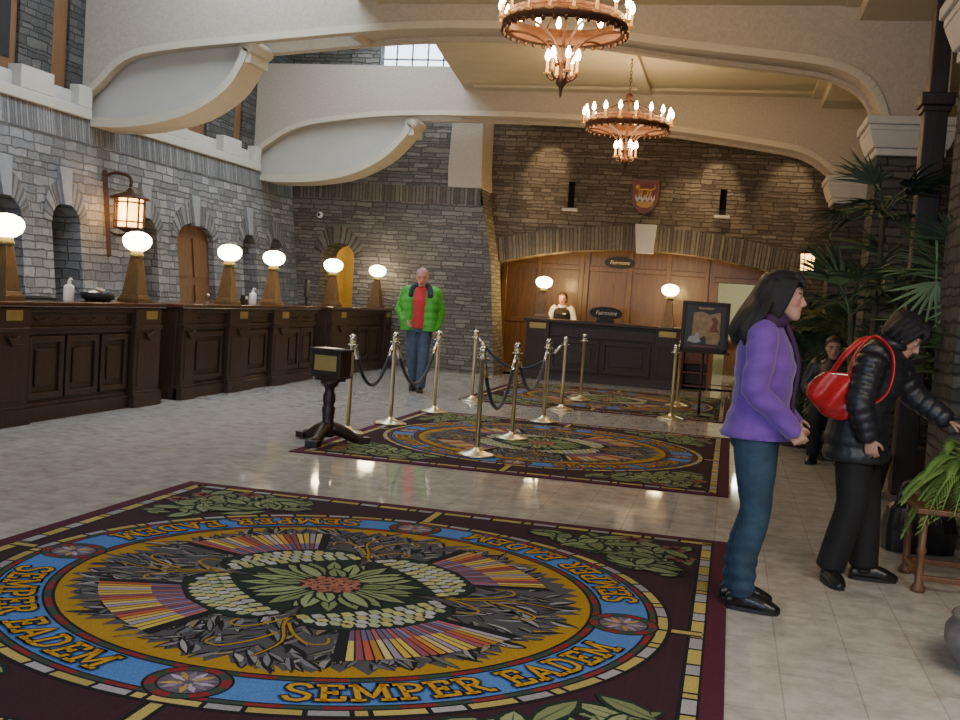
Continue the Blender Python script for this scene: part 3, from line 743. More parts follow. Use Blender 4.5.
# chandeliers
def chandelier(label, loc):
    t = thing('chandelier', label, 'chandelier', loc, 0, 'iron ring chandeliers')
    R_ = .56
    mb = MB(); mb.smooth = True
    mb.lathe([(R_ - .05, -.05), (R_ + .0, -.06), (R_ + .02, 0), (R_ + .0, .06), (R_ - .05, .05), (R_ - .06, 0), (R_ - .05, -.05)], seg=48)
    for k in range(36):
        a = 2 * PI * k / 36; mb.ell(((R_ + .01) * math.cos(a), (R_ + .01) * math.sin(a), -.065), (.02, .02, .028), 6, 4)
    mb.build('ring', M['copper'], t)
    mb = MB(); mb.smooth = True
    mb.lathe([(R_ - .045, .04), (R_ - .03, .04), (R_ - .02, .10), (R_ - .035, .10), (R_ - .045, .04)], seg=48)
    mb.build('crest', M['copper'], t)
    mb = MB(); mb.smooth = True
    for k in range(6):
        a = 2 * PI * k / 6; ca, sa = math.cos(a), math.sin(a)
        mb.tube([(R_ * ca, R_ * sa, -.05), (.36 * ca, .36 * sa, -.06), (.16 * ca, .16 * sa, -.16), (.05 * ca, .05 * sa, -.36)], .013, 6, 4)
        mb.tube([(R_ * ca, R_ * sa, .05), (.3 * ca, .3 * sa, .22), (.03 * ca, .03 * sa, .34)], .011, 6, 4)
        mb.tube([(.04 * ca, .04 * sa, -.44), (.09 * ca, .09 * sa, -.49), (.14 * ca, .14 * sa, -.44)], .010, 6, 3)
    mb.lathe([(0, -.66), (.012, -.62), (.018, -.56), (.05, -.52), (.05, -.47), (.025, -.42), (.03, -.36), (.016, -.3), (.016, .34), (.05, .37), (.05, .42), (.012, .45), (0, .45)], seg=12)
    mb.build('frame', M['iron'], t)
    mb = MB(); mb.smooth = True
    n = int((4.86 - loc[2] - .44) / .05)
    for k in range(n):
        z = .45 + k * .05
        pts = [((.016 * math.cos(q) if k % 2 else 0), (0 if k % 2 else .016 * math.cos(q)), z + .025 + .032 * math.sin(q)) for q in [2 * PI * j / 8 for j in range(9)]]
        mb.tube(pts, .005, 5, caps=False)
    mb.lathe([(0, 4.8 - loc[2]), (.07, 4.83 - loc[2]), (.08, 4.865 - loc[2]), (0, 4.865 - loc[2])], seg=14)
    mb.build('chain', M['iron'], t)
    spots = [((R_ + .04) * math.cos(2 * PI * k / 18 + .1), (R_ + .04) * math.sin(2 * PI * k / 18 + .1), .02) for k in range(18)] + [(.14 * math.cos(2 * PI * k / 6), .14 * math.sin(2 * PI * k / 6), -.42) for k in range(6)]
    mc = MB(); mc.smooth = True; mc.lathe([(0, -.02), (.035, -.01), (.04, 0), (.014, .0), (.014, .11), (0, .11)], seg=8); mcm = mc.mesh('candle', M['candle'])
    mf = MB(); mf.smooth = True; mf.lathe([(0, .108), (.016, .115), (.027, .145), (.018, .19), (0, .225)], seg=8); mfm = mf.mesh('bulb', M['flame'])
    for p in spots:
        o = bpy.data.objects.new('candle', mcm); COL.objects.link(o); o.parent = t; o.location = p
        b = bpy.data.objects.new('bulb', mfm); COL.objects.link(b); b.parent = o
    return t
c1 = chandelier('large ring chandelier of electric candles cut off by the top edge, nearer one', (-1.78, 9.9, 3.93))
c2 = chandelier('ring chandelier of electric candles hanging in front of the far stone wall', (-1.69, 15.0, 3.89))

# security camera on back-left wall
t = thing('security_camera', 'small round white security camera on the far stone wall above the golden arch', 'camera', (-7.72, 18.985, 2.74))
mb = MB(); mb.smooth = True; mb.M = Matrix.Rotation(PI / 2, 4, 'X'); mb.lathe([(0, 0), (.06, 0), (.06, .02), (.045, .05), (0, .06)], seg=16); mb.build('housing', M['white_plastic'], t)
mb = MB(); mb.smooth = True; mb.ell((0, -.065, 0), (.028, .02, .028)); mb.build('lens', M['black'], t)

# crest shield on the back wall
t = thing('wall_shield', 'red heraldic shield with golden animal on the far stone wall above the keystone', 'shield', (-1.78, 19.77, 3.43))
def shield(s): return [(-.255 * s, .31 * s), (.255 * s, .31 * s), (.25 * s, -.05 * s), (.2 * s, -.2 * s), (.1 * s, -.29 * s), (0, -.335 * s), (-.1 * s, -.29 * s), (-.2 * s, -.2 * s), (-.25 * s, -.05 * s)]
mb = MB(); mb.prism(shield(1), -.05, .02); mb.build('board', M['wood_red'], t, bevel=.012)
mb = MB(); mb.prism(shield(.82), -.062, -.04); mb.build('field', M['red_shield'], t)
mb = MB(); mb.smooth = True
mb.tube([(-.12, -.065, .10), (-.04, -.065, .12), (.05, -.065, .11), (.10, -.065, .10)], [.035, .05, .05, .035], 8, 2, flat=(1, .35))
mb.ell((-.14, -.065, .16), (.045, .015, .045)); mb.tube([(.10, -.065, .11), (.17, -.065, .15), (.15, -.065, .21)], .014, 6, 2)
for x in (-.11, -.06, .05, .1): mb.tube([(x, -.065, .09), (x - .015, -.065, .01)], .017, 6)
mb.build('golden_animal', M['gold_paint'], t)
mb = MB()
for k in range(4): x = -.135 + k * .09; mb.prism([(x - .042, -.06), (x, -.12), (x + .042, -.06), (x + .036, .03), (x, -.05), (x - .036, .03)], -.072, -.055)
mb.build('white_chevrons', M['white_paint'], t)
mb = MB(); mb.prism([(-.15, -.10), (.15, -.10), (.14, -.17), (.06, -.21), (-.06, -.21), (-.14, -.17)], -.068, -.055); mb.build('gold_base', M['gold_paint'], t)

# oval signs
def oval_sign(label, loc, foot):
    t = thing('oval_sign', label, 'sign', loc, 0)
    mb = MB(); mb.smooth = False
    el = [(.30 * math.cos(2 * PI * k / 32), .115 * math.sin(2 * PI * k / 32)) for k in range(32)]
    mb.prism(el, -.03, 0); 
    if foot:
        mb.prism([(-.17, -.17), (.17, -.17), (.15, -.11), (-.15, -.11)], -.06, .06); mb.b2(-.06, .06, -.025, 0, -.13, -.09)
    mb.build('plaque', M['black'], t, bevel=.006)
    me = text_mesh('Fairmont', .105, .3, .002); me.transform(Matrix.Rotation(PI / 2, 4, 'X') @ Matrix.Translation((0, 0, 0))); me.materials.append(M['white_paint'])
    o = bpy.data.objects.new('lettering', me); COL.objects.link(o); o.parent = t; o.location = (0, -.033, 0)
    return t
oval_sign('oval black sign with white script on the panelling above the back desk', (-2.31, 21.25, 2.26), False)
oval_sign('oval black sign with white script standing on the back desk', (-2.30, 19.45, 1.27), True)

# back desk
t = thing('concierge_desk', 'dark panelled wood desk under the wide stone arch at the back', 'desk', (-2.32, 19.2, 0))
W2 = 1.37
mb = MB(); mb.b2(-W2 + .04, W2 - .04, .03, .72, 0, 1.04); mb.b2(-W2, W2, -.01, .03, 0, .12); mb.b2(-W2, W2, 0, .03, .80, .84); mb.b2(-W2, W2, -.012, .03, 1.0, 1.04)
mb.build('carcass', M['wood_dk'], t, bevel=.006)
mb = MB(); mb.b2(-W2 - .06, W2 + .06, -.06, .78, 1.04, 1.1); mb.build('worktop', M['wood'], t, bevel=.012)
for x0, x1 in ((-W2, -W2 + .42), (W2 - .42, W2)):
    mb = MB(); mb.b2(x0, x1, -.05, .05, 0, 1.04); mb.b2(x0 - .02, x1 + .02, -.07, .05, 0, .14); mb.b2(x0 + .08, x1 - .08, -.062, -.05, .22, .74); p = mb.build('post', M['wood_dk'], t, bevel=.006)
    m2 = MB(); m2.b2((x0 + x1) / 2 - .15, (x0 + x1) / 2 + .15, -.06, -.05, .92, 1.02); m2.build('nameplate', M['brass_plate'], p, bevel=.003)
for k in range(2):
    x0 = -W2 + .46 + k * .92; x1 = x0 + .88
    mb = MB(); z0, z1, w = .18, .76, .07
    mb.b2(x0, x0 + w, -.0, .03, z0, z1); mb.b2(x1 - w, x1, 0, .03, z0, z1); mb.b2(x0, x1, .001, .03, z0, z0 + w); mb.b2(x0, x1, .001, .03, z1 - w, z1); mb.b2(x0 + .14, x1 - .14, .01, .03, z0 + .14, z1 - .14)
    mb.build('panel', M['wood_dk'], t, bevel=.008)
t = thing('side_cabinet', 'low reddish wood cabinet with open shelves right of the back desk', 'cabinet', (-.66, 20.0, 0))
mb = MB(); mb.b2(-.25, -.21, -.2, .3, 0, .9); mb.b2(.21, .25, -.2, .3, 0, .9); mb.b2(-.25, .25, .26, .3, 0, .9); mb.b2(-.28, .28, -.24, .32, .9, .94); mb.build('carcass', M['wood_red'], t, bevel=.004)
for z in (.06, .30, .48):
    mb = MB(); mb.b2(-.21, .21, -.19, .26, z - .015, z + .015); mb.build('shelf', M['wood_red'], t)
mb = MB(); mb.b2(-.2, .2, -.19, -.17, .5, .88); mb.build('door', M['wood_red'], t, bevel=.004)

# sign stand with framed poster
t = thing('sign_stand', 'framed dark poster on a single-pole floor stand left of the woman in purple', 'sign stand', (-.42, 14.62, .0125), .05)
mb = MB(); mb.smooth = True; mb.lathe([(0, 0), (.17, 0), (.17, .012), (.03, .025), (.02, .03), (0, .03)], seg=24); mb.build('base', M['wood_dk'], t)
mb = MB(); mb.smooth = True; mb.tube([(0, 0, .02), (0, 0, .88)], .017, 10); mb.build('pole', M['wood_dk'], t)
mb = MB()
for (x0, x1, z0, z1) in ((-.31, -.265, .87, 1.53), (.265, .31, .87, 1.53), (-.31, .31, .87, .915), (-.31, .31, 1.485, 1.53)): mb.b2(x0, x1, -.025, .02, z0, z1)
mb.b2(-.34, .34, -.06, .03, .845, .87); mb.b2(-.27, .27, .0, .015, .9, 1.5)
mb.build('frame', M['wood_dk'], t, bevel=.006)
mb = MB(); mb.b2(-.266, .266, -.008, 0, .914, 1.486); po = mb.build('poster', M['poster_bg'], t)
def flat(nm, pts, mat, d): 
    mb = MB(); mb.prism(pts, -.008 - d, -.008); mb.build(nm, M[mat], po)
flat('printed_scene', [(-.17, 1.05), (-.16, 1.38), (-.05, 1.40), (.05, 1.36), (.19, 1.40), (.2, 1.02), (.06, .98), (0, 1.08), (-.08, 1.03)], 'poster_tan', .002)
flat('printed_figure', [(.05, 1.12), (.1, 1.26), (.07, 1.31), (.12, 1.34), (.17, 1.28), (.15, 1.2), (.2, 1.1)], 'poster_red', .004)
flat('printed_panel', [(.02, .97), (.18, .97), (.18, 1.13), (.02, 1.13)], 'poster_tan', .005)
flat('printed_cloud', [(-.22, 1.0), (-.2, 1.06), (-.13, 1.07), (-.11, 1.12), (-.07, 1.10), (-.07, 1.04), (-.04, 1.0), (-.12, .975)], 'poster_white', .005)
flat('printed_title', [(-.1, 1.43), (.1, 1.43), (.1, 1.455), (-.1, 1.455)], 'poster_tan', .002)
flat('printed_caption', [(-.16, .93), (.16, .93), (.16, .945), (-.16, .945)], 'poster_red', .002)

# lectern-like sign box on a turned tripod column
t = thing('pedestal_sign', 'dark wooden box sign with brass plate on a turned three-footed pedestal', 'sign', (-3.53, 9.04, .0125), -.22)
mb = MB(); mb.b2(-.155, .155, -.09, .09, .60, .82); mb.b2(-.17, .17, -.105, .105, .82, .845); mb.b2(-.165, .165, -.10, .10, .585, .605); mb.b2(-.12, .12, -.07, .07, .555, .585); mb.build('box', M['wood_dk'], t, bevel=.006)
mb = MB(); mb.b2(-.115, .115, -.097, -.088, .65, .785); mb.build('plate', M['brass_plate'], t, bevel=.003)
mb = MB(); mb.b2(-.11, .09, -.106, .07, .845, .85); mb.build('lit_strip', M['brass'], t)  # golden strip puts the lit band on the box top into colour
mb = MB(); mb.smooth = True; mb.lathe([(.09, .56), (.075, .52), (.045, .49), (.04, .46), (.055, .43), (.058, .37), (.045, .34), (.06, .31), (.055, .25), (.05, .2), (.06, .17), (.075, .12), (.08, .07), (.05, .05)], seg=18); mb.build('column', M['wood_dk'], t)
for k in range(3):
    a = 2 * PI * k / 3 + .75; ca, sa = math.cos(a), math.sin(a)
    mb = MB(); mb.smooth = True; mb.tube([(.04 * ca, .04 * sa, .13), (.14 * ca, .14 * sa, .10), (.24 * ca, .24 * sa, .05), (.32 * ca, .32 * sa, .04)], [.062, .055, .045, .04], 8, 3, flat=(.9, 1)); mb.box((.33 * ca, .33 * sa, .028), (.11, .11, .056), rot=Matrix.Rotation(a, 3, 'Z')); mb.build('foot', M['wood_dk'], t)

# stanchions and ropes
def make_stanchion(label, x, y):
    t = thing('stanchion', label, 'stanchion', (x, y, 0), 0, 'brass rope stanchions')
    mb = MB(); mb.smooth = True; mb.lathe([(0, 0), (.165, 0), (.168, .012), (.15, .02), (.09, .035), (.04, .055), (.03, .075), (0, .075)], seg=28); mb.build('base', M['brass'], t)
    mb = MB(); mb.smooth = True; mb.lathe([(0, .06), (.021, .06), (.021, .87), (.03, .875), (.03, .90), (.018, .905), (0, .905)], seg=16); mb.build('pole', M['brass'], t)
    mb = MB(); mb.smooth = True; mb.ell((0, 0, .932), (.036, .036, .036), 16, 10); mb.build('finial', M['silver'], t)
    mb = MB(); mb.smooth = True; mb.lathe([(.02, .85), (.034, .85), (.034, .872), (.02, .872)], seg=16)
    for a in (0, PI / 2, PI, 3 * PI / 2): mb.tube([(.03 * math.cos(a), .03 * math.sin(a), .86), (.046 * math.cos(a), .046 * math.sin(a), .866), (.052 * math.cos(a), .052 * math.sin(a), .855)], .005, 6)
    mb.build('hook_ring', M['silver'], t)
    return t
ST = [(-3.62, 9.82, 'brass stanchion right behind the dark box sign pedestal'), (-3.49, 10.76, 'brass stanchion between the box sign and the man in green, middle of the left line'),
      (-3.42, 12.23, 'brass stanchion just to the right of the man in green'), (-3.41, 14.07, 'brass stanchion standing alone before the stone wall, far end of the left line'),
      (-2.17, 9.15, 'brass stanchion nearest the camera, standing on the blue ring of the middle rug'), (-2.13, 10.5, 'second brass stanchion of the middle line, on the middle rug'),
      (-2.11, 12.25, 'third brass stanchion of the middle line, on the far edge of the middle rug'), (-2.17, 13.95, 'fourth brass stanchion of the middle line, at the near edge of the far rug'), (-2.13, 15.48, 'farthest brass stanchion of the middle line, on the far rug'),
      (-.75, 14.03, 'nearer of the two brass stanchions left of the sign stand'), (-.77, 15.87, 'farther of the two brass stanchions left of the sign stand')]
s0 = make_stanchion(ST[0][2], *ST[0][:2])
def rug_h(x, y): return .0125 if (-3.61 < x < 0 and (8.38 < y < 12.39 or 14.09 < y < 18.1)) else 0
for x, y, lab in ST[1:]: dup(s0, (x, y, rug_h(x, y)), 0, lab)
s0.location.z = 0
def rope(a, b, sag, label):
    A = V((*ST[a][:2], .85)); B = V((*ST[b][:2], .85)); d = (B - A).normalized(); A += d * .05; B -= d * .05
    mid = (A + B) / 2
    t = thing('barrier_rope', label, 'rope', mid, 0, 'navy barrier ropes')
    pts = []
    for k in range(13):
        s = k / 12; p = A.lerp(B, s) - mid; p.z -= sag * (1 - (2 * s - 1) ** 2); pts.append(p)
    mb = MB(); mb.smooth = True; mb.tube(pts[1:-1], .019, 8, 3); mb.build('rope', M['rope'], t)
    for e in ((pts[0], pts[1]), (pts[-1], pts[-2])):
        mb = MB(); mb.smooth = True; mb.tube([e[0], e[0].lerp(e[1], .5), e[1]], [.012, .024, .024], 8, 1); mb.build('end_clip', M['silver'], t)
rope(0, 1, .40, 'navy rope sagging behind the dark box sign, left line')
rope(1, 2, .46, 'navy rope sagging in front of the legs of the man in green')
rope(4, 5, .47, 'navy rope between the two nearest stanchions of the middle line')
rope(5, 6, .40, 'navy rope between the second and third stanchions of the middle line')
rope(3, 7, .36, 'navy rope crossing from the left line to the middle line, in the back')
# ------------------------------------------------------------------ rugs
RW, RL, RY = 3.611, 4.008, [2.693, 8.381, 14.088]
class Flat(MB):
    def __init__(s): super().__init__(); s.z = .008; s.rng = random.Random(11)
    def pg(s, pts, col, z=None, jit=0):
        z = s.z if z is None else z
        z += jit
        if len(pts) > 4:
            tri = tessellate_polygon([[V((x, y, 0)) for x, y in pts]])
            ids = [s._v((x, y, z)) for x, y in pts]; s.c = col
            for t in tri: s.face([ids[i] for i in t])
        else:
            s.c = col; s.poly([(x, y, z) for x, y in pts])
    def ring(s, r0, r1, col, a0=0, a1=2 * PI, n=96, c=(0, 0)):
        n = max(2, int(n * (a1 - a0) / (2 * PI))); s.c = col
        for k in range(n):
            t0 = a0 + (a1 - a0) * k / n; t1 = a0 + (a1 - a0) * (k + 1) / n
            s.poly([(c[0] + r * math.cos(t), c[1] + r * math.sin(t), s.z) for r, t in ((r0, t0), (r1, t0), (r1, t1), (r0, t1))])
    def line(s, pts, w, col, n=1, z=None):
        P, _ = smooth_path([(x, y, 0) for x, y in pts], [1] * len(pts), n); zz = s.z if z is None else z
        ww = w if hasattr(w, '__len__') else (w, w)
        s.c = col; L = []
        for i, p in enumerate(P):
            d = (P[min(i + 1, len(P) - 1)] - P[max(i - 1, 0)]).normalized(); nn = V((-d.y, d.x, 0)); h = (ww[0] + (ww[1] - ww[0]) * i / (len(P) - 1)) / 2
            L.append((p + nn * h, p - nn * h))
        for (a, b), (c, d) in zip(L, L[1:]): s.poly([(a.x, a.y, zz), (b.x, b.y, zz), (d.x, d.y, zz), (c.x, c.y, zz)])
    def leaf(s, x, y, ang, l, w, col, z=None, bend=0):
        ca, sa = math.cos(ang), math.sin(ang); pts = []
        for t, h in ((0, .12), (.25, .42), (.55, .5), (.8, .3), (1, 0), (.8, -.3), (.55, -.5), (.25, -.42)):
            px, py = t * l, h * w + bend * l * math.sin(t * PI) * .3
            pts.append((x + px * ca - py * sa, y + px * sa + py * ca))
        s.pg(pts, col, z)
    def up(s, k=1): s.z += .00012 * k
C_MAR = (.070, .013, .030); C_MAR2 = (.034, .012, .021); C_BLK = (.010, .010, .016); C_YEL = (.40, .33, .10); C_GRY = (.30, .29, .32)
C_BLU = (.07, .19, .50); C_GLD = (.36, .215, .014); C_RED = (.20, .022, .025); C_GRN = (.035, .06, .045); C_SLT = (.070, .072, .085); C_DGR = (.012, .026, .022)
C_LG = (.20, .245, .12); C_PUR = (.12, .075, .16)
def jit(c, r, a=.25): k = 1 + r.uniform(-a, a); return tuple(x * k for x in c)
def make_rug():
    f = Flat(); rg = f.rng; hw, hl = RW / 2, RL / 2
    f.c = C_MAR
    for q in (((-hw, -hl), (hw, -hl)), ((hw, -hl), (hw, hl)), ((hw, hl), (-hw, hl)), ((-hw, hl), (-hw, -hl))): f.poly([(*q[0], 0), (*q[1], 0), (*q[1], .008), (*q[0], .008)])
    f.pg([(-hw, -hl), (hw, -hl), (hw, hl), (-hw, hl)], C_MAR); f.up()
    g = .085; f.pg([(-hw + g, -hl + g), (hw - g, -hl + g), (hw - g, hl - g), (-hw + g, hl - g)], C_BLK); f.up()
    # dashed frame band
    o, i = .095, .148
    def dashes(p, q, w0, w1):
        A = V((*p, 0)); B = V((*q, 0)); d = (B - A); L = d.length; d /= L; n = V((-d.y, d.x, 0)); x = 0; k = 0
        while x < L - .03:
            l = min((.20, .16, .06, .20, .13)[k % 5], L - x); col = jit((C_YEL, C_GRY, C_YEL, C_YEL, C_GRY)[k % 5], rg, .15)
            a, b = A + d * x, A + d * (x + l - .018)
            f.pg([tuple((a + n * w0)[:2]), tuple((b + n * w0)[:2]), tuple((b + n * w1)[:2]), tuple((a + n * w1)[:2])], col); x += l; k += 1
    cs = [(-hw, -hl), (hw, -hl), (hw, hl), (-hw, hl)]
    ins = lambda e: [(-hw + e, -hl + e), (hw - e, -hl + e), (hw - e, hl - e), (-hw + e, hl - e)]
    I = ins(o)
    for k in range(4): dashes(I[k], I[(k + 1) % 4], 0, i - o)
    e = .165; f.pg(ins(e), C_MAR2)
    f.up()
    # weave grid on the field
    for k in range(28):
        x = -hw + .2 + k * .118; f.line([(x, -hl + e), (x, hl - e)], .01, (.040, .014, .026))
    # connectors between frame and circle
    for a, d in ((0, hw), (PI / 2, hl), (PI, hw), (3 * PI / 2, hl)):
        ca, sa = math.cos(a), math.sin(a)
        f.line([(1.56 * ca, 1.56 * sa), ((d - .1) * ca, (d - .1) * sa)], .085, C_BLK)
    f.up()
    for a, d in ((0, hw), (PI / 2, hl), (PI, hw), (3 * PI / 2, hl)):
        ca, sa = math.cos(a), math.sin(a)
        f.line([(1.56 * ca, 1.56 * sa), ((d - .1) * ca, (d - .1) * sa)], .045, C_YEL)
    f.up()
    # corner acanthus and flowers
    for sx in (-1, 1):
        for sy in (-1, 1):
            lz = f.z
            cx, cy = sx * 1.36, sy * 1.50
            for k in range(150):
                tx = sx * rg.uniform(.75, 1.6); ty = sy * rg.uniform(1.05, 1.84); l = rg.uniform(.16, .32); a = rg.uniform(0, 2 * PI)
                if math.hypot(tx, ty) < 1.62 or abs(abs(tx) / hw - abs(ty) / hl) > .42: continue
                ex, ey = tx + l * math.cos(a), ty + l * math.sin(a)
                if math.hypot(ex, ey) < 1.6 or abs(ex) > hw - .19 or abs(ey) > hl - .19: continue
                zz = lz + .00003 * k; f.leaf(tx, ty, a, l, .13, C_DGR, zz); f.leaf(tx, ty, a, l * .9, .085, jit(C_LG, rg), zz + .00005); f.line([(tx, ty), (tx + l * .8 * math.cos(a), ty + l * .8 * math.sin(a))], (.014, .003), (.07, .1, .05), z=zz + .00008)
            for k in range(9):
                t = k / 8 - .5
                px, py = sx * (1.05 + .5 * (t + .5)), sy * (1.72 - .62 * (t + .5) * 1.15)
                for q in range(3):
                    a = rg.uniform(0, 2 * PI); l = rg.uniform(.1, .2)
                    ex, ey = px + l * math.cos(a), py + l * math.sin(a)
                    if min(math.hypot(ex, ey), math.hypot(px, py)) < 1.6 or abs(ex) > hw - .18 or abs(ey) > hl - .18: continue
                    zz = lz + .0022 + .0001 * k; f.leaf(px, py, a, l, .08, C_DGR, zz); f.leaf(px, py, a, l * .88, .05, jit(C_LG, rg, .35), zz + .00005)
            for (qx, qy) in ((1.5, 1.62), (1.25, 1.76), (1.56, 1.4)):
                for k in range(6):
                    a = k * PI / 3 + .3; f.leaf(sx * qx, sy * qy, a, .085, .06, jit((.22, .10, .085), rg), lz + .0034)
                f.ring(0, .025, (.12, .03, .03), n=10, c=(sx * qx, sy * qy))
    f.z += .0012
    # concentric rings
    f.ring(0, 1.575, C_BLK); f.up()
    a = 0; k = 0
    while a < 2 * PI - .03:
        l = (.13, .10, .04, .13, .09)[k % 5]; f.ring(1.515, 1.557, jit((C_YEL, C_GRY, C_YEL, C_YEL, C_GRY)[k % 5], rg, .15), a, min(a + l - .012, 2 * PI), n=120); a += l; k += 1
    for k in range(72): f.ring(1.478, 1.503, (C_RED, C_GRN)[k % 2], 2 * PI * k / 72, 2 * PI * (k + 1) / 72, n=144)
    f.ring(1.262, 1.468, C_BLU); 
    for k in range(60): f.ring(1.222, 1.250, (C_RED, C_GRN)[k % 2], 2 * PI * k / 60, 2 * PI * (k + 1) / 60, n=120)
    f.ring(0, 1.208, C_GLD); f.up()
    # medallions on the blue ring
    for a in (0, PI / 2, PI, 3 * PI / 2):
        c = (1.365 * math.cos(a), 1.365 * math.sin(a))
        f.ring(0, .158, C_BLK, n=32, c=c); f.up()
        for k in range(12): f.ring(.112, .148, (C_RED, C_GRN)[k % 2], 2 * PI * k / 12, 2 * PI * (k + 1) / 12, n=36, c=c)
        f.ring(0, .105, (.10, .08, .12), n=28, c=c); f.up()
        for k in range(14):
            q = 2 * PI * k / 14; f.leaf(c[0] + .015 * math.cos(q), c[1] + .015 * math.sin(q), q, .088, .026, jit(((.33, .28, .38), (.16, .13, .18), (.4, .27, .08))[k % 3], rg))
        f.z -= .00024
    f.up(3)
    # slate foliage disc with ragged rim
    pts = []
    for k in range(144):
        a = 2 * PI * k / 144; r = 1.105 + .03 * math.sin(a * 4) + rg.uniform(-.025, .025) + (.045 if k % 2 else -.03); pts.append((r * math.cos(a), r * math.sin(a)))
    f.pg(pts, C_SLT); f.up()
    base = f.z
    tones = [(.15, .155, .18), (.22, .22, .245), (.11, .125, .14), (.16, .165, .135), (.30, .30, .31), (.08, .082, .11), (.19, .15, .18), (.24, .2, .12)]
    for k in range(760):
        r = math.sqrt(rg.uniform(.16, 1.13)); a = rg.uniform(0, 2 * PI)
        da = min(abs((a - (PI / 4 + j * PI / 2) + PI) % (2 * PI) - PI) for j in range(4))
        ang = a + (rg.choice((-1, 1)) * rg.uniform(.2, .9)); l = rg.uniform(.09, .19)
        f.leaf(r * math.cos(a), r * math.sin(a), ang, l, rg.uniform(.03, .05), C_BLK, base + .00006 * (k % 24))
        f.leaf(r * math.cos(a), r * math.sin(a), ang, l * .9, rg.uniform(.015, .03), jit(rg.choice(tones), rg), base + .00006 * (k % 24) + .00003, bend=rg.uniform(-.6, .6))
    f.z = base + .0016
    # golden stems on the axes
    for j in range(4):
        a = j * PI / 2 + .08
        ca, sa = math.cos(a), math.sin(a); T = lambda r, t: (r * ca - t * sa, r * sa + t * ca)
        f.line([T(.1, 0), T(.35, .02), (T(.6, -.02)), T(.85, .05), T(1.05, .0)], (.036, .018), C_BLK, 4); z0 = f.z; f.up()
        f.line([T(.1, 0), T(.35, .02), (T(.6, -.02)), T(.85, .05), T(1.05, .0)], (.022, .008), C_GLD, 4)
        for r, s in ((.38, 1), (.5, -1), (.62, 1), (.75, -1)):
            f.line([T(r, 0), T(r + .12, .06 * s), T(r + .22, .15 * s), T(r + .2, .22 * s), T(r + .13, .21 * s)], (.016, .010), C_GLD, 4)
        f.z = z0
    f.up(3)
    # four thistles on the diagonals
    for j in range(4):
        a = PI / 4 + j * PI / 2; ca, sa = math.cos(a), math.sin(a)
        T = lambda l, t: (l * ca - t * sa, l * sa + t * ca)
        z0 = f.z
        def fan(s0, s1, l0, l1, hw0, hw1, bul):
            P = []
            for s in (s0, s1): P.append(s)
            lo = lambda s: T(l0 + .03 * (1 - s * s), hw0 * s); hi = lambda s: T(l1 + bul * (1 - s * s), hw1 * s)
            return [lo(s0), hi(s0), hi((s0 + s1) / 2), hi(s1), lo(s1)]
        f.pg(fan(-1.07, 1.07, .56, .97, .19, .40, .075) , C_BLK)
        outl = [T(.54, .2 * s) for s in ()]
        n = 20; f.up()
        cols = [(.50, .36, .05), (.48, .40, .18), (.40, .09, .05), (.52, .42, .10), (.30, .26, .36), (.50, .25, .04), (.26, .07, .12)]
        for k in range(n):
            s0 = -1 + 2 * k / n; s1 = -1 + 2 * (k + .78) / n
            q = fan(s0, s1, .6, .97, .18, .375, .06); c = cols[(k * 3 + j) % 7]
            mid0 = ((q[0][0] * .55 + q[1][0] * .45), (q[0][1] * .55 + q[1][1] * .45)); mid1 = ((q[4][0] * .55 + q[3][0] * .45), (q[4][1] * .55 + q[3][1] * .45))
            f.pg([q[0], mid0, mid1, q[4]], jit(((.20, .15, .27), (.34, .10, .10), (.13, .10, .20))[k % 3], rg, .4)); f.pg([mid0, q[1], q[2], q[3], mid1], jit(c, rg))
        f.up()
        # bulb
        prof = [(.12, .10), (.2, .19), (.3, .29), (.42, .36), (.52, .37), (.6, .32), (.65, .22)]
        f.pg([T(l, h) for l, h in prof] + [T(.69, 0)] + [T(l, -h) for l, h in prof[::-1]], C_BLK); f.up()
        f.pg([T(l, h * .94) for l, h in prof] + [T(.67, 0)] + [T(l, -h * .94) for l, h in prof[::-1]], C_DGR); f.up()
        for row, (l, hwid, nn) in enumerate(((.63, .22, 8), (.575, .31, 11), (.52, .345, 12), (.465, .35, 11))):
            for k in range(nn):
                s = -1 + 2 * (k + .5) / nn; cx, cy = l - .05 * s * s, hwid * s; w = hwid / nn * .86
                f.pg([T(cx - .036, cy - w * .7), T(cx - .036, cy + w * .7), T(cx + .010, cy + w), T(cx + .030, cy), T(cx + .010, cy - w)], jit(((.44, .42, .17), (.42, .43, .44), (.36, .42, .24))[(k + row) % 3], rg, .15))
        f.up()
        # sepal leaves around the heart
        for s in (-1, 1):
            for (l0, t0, an, ln) in ((.10, .05, .45, .34), (.14, .02, .15, .28), (.12, .10, .95, .26), (.08, .08, 1.3, .2)):
                p = T(l0, t0 * s); f.leaf(*p, a + an * s, ln, .12, C_BLK); f.up(.3)
                f.leaf(*p, a + an * s, ln * .93, .085, jit((.22, .29, .13), rg)); f.up(.3); f.line([p, (p[0] + ln * .75 * math.cos(a + an * s), p[1] + ln * .75 * math.sin(a + an * s))], (.02, .004), C_DGR); f.up(.3)
        p = T(.12, 0); f.leaf(*p, a, .3, .11, C_BLK); f.up(.3); f.leaf(*p, a, .27, .07, (.26, .33, .16))
        f.z = z0
    f.z += .0014
    f.ring(0, .15, C_BLK, n=24); f.up()
    for k in range(40):
        r = .135 * math.sqrt((k + .5) / 40); a = k * 2.39996
        f.ring(0, .021, jit((.34, .13, .09), rg, .2), n=7, c=(r * math.cos(a), r * math.sin(a)))
    f.up()
    # motto around the blue ring
    SW = .20
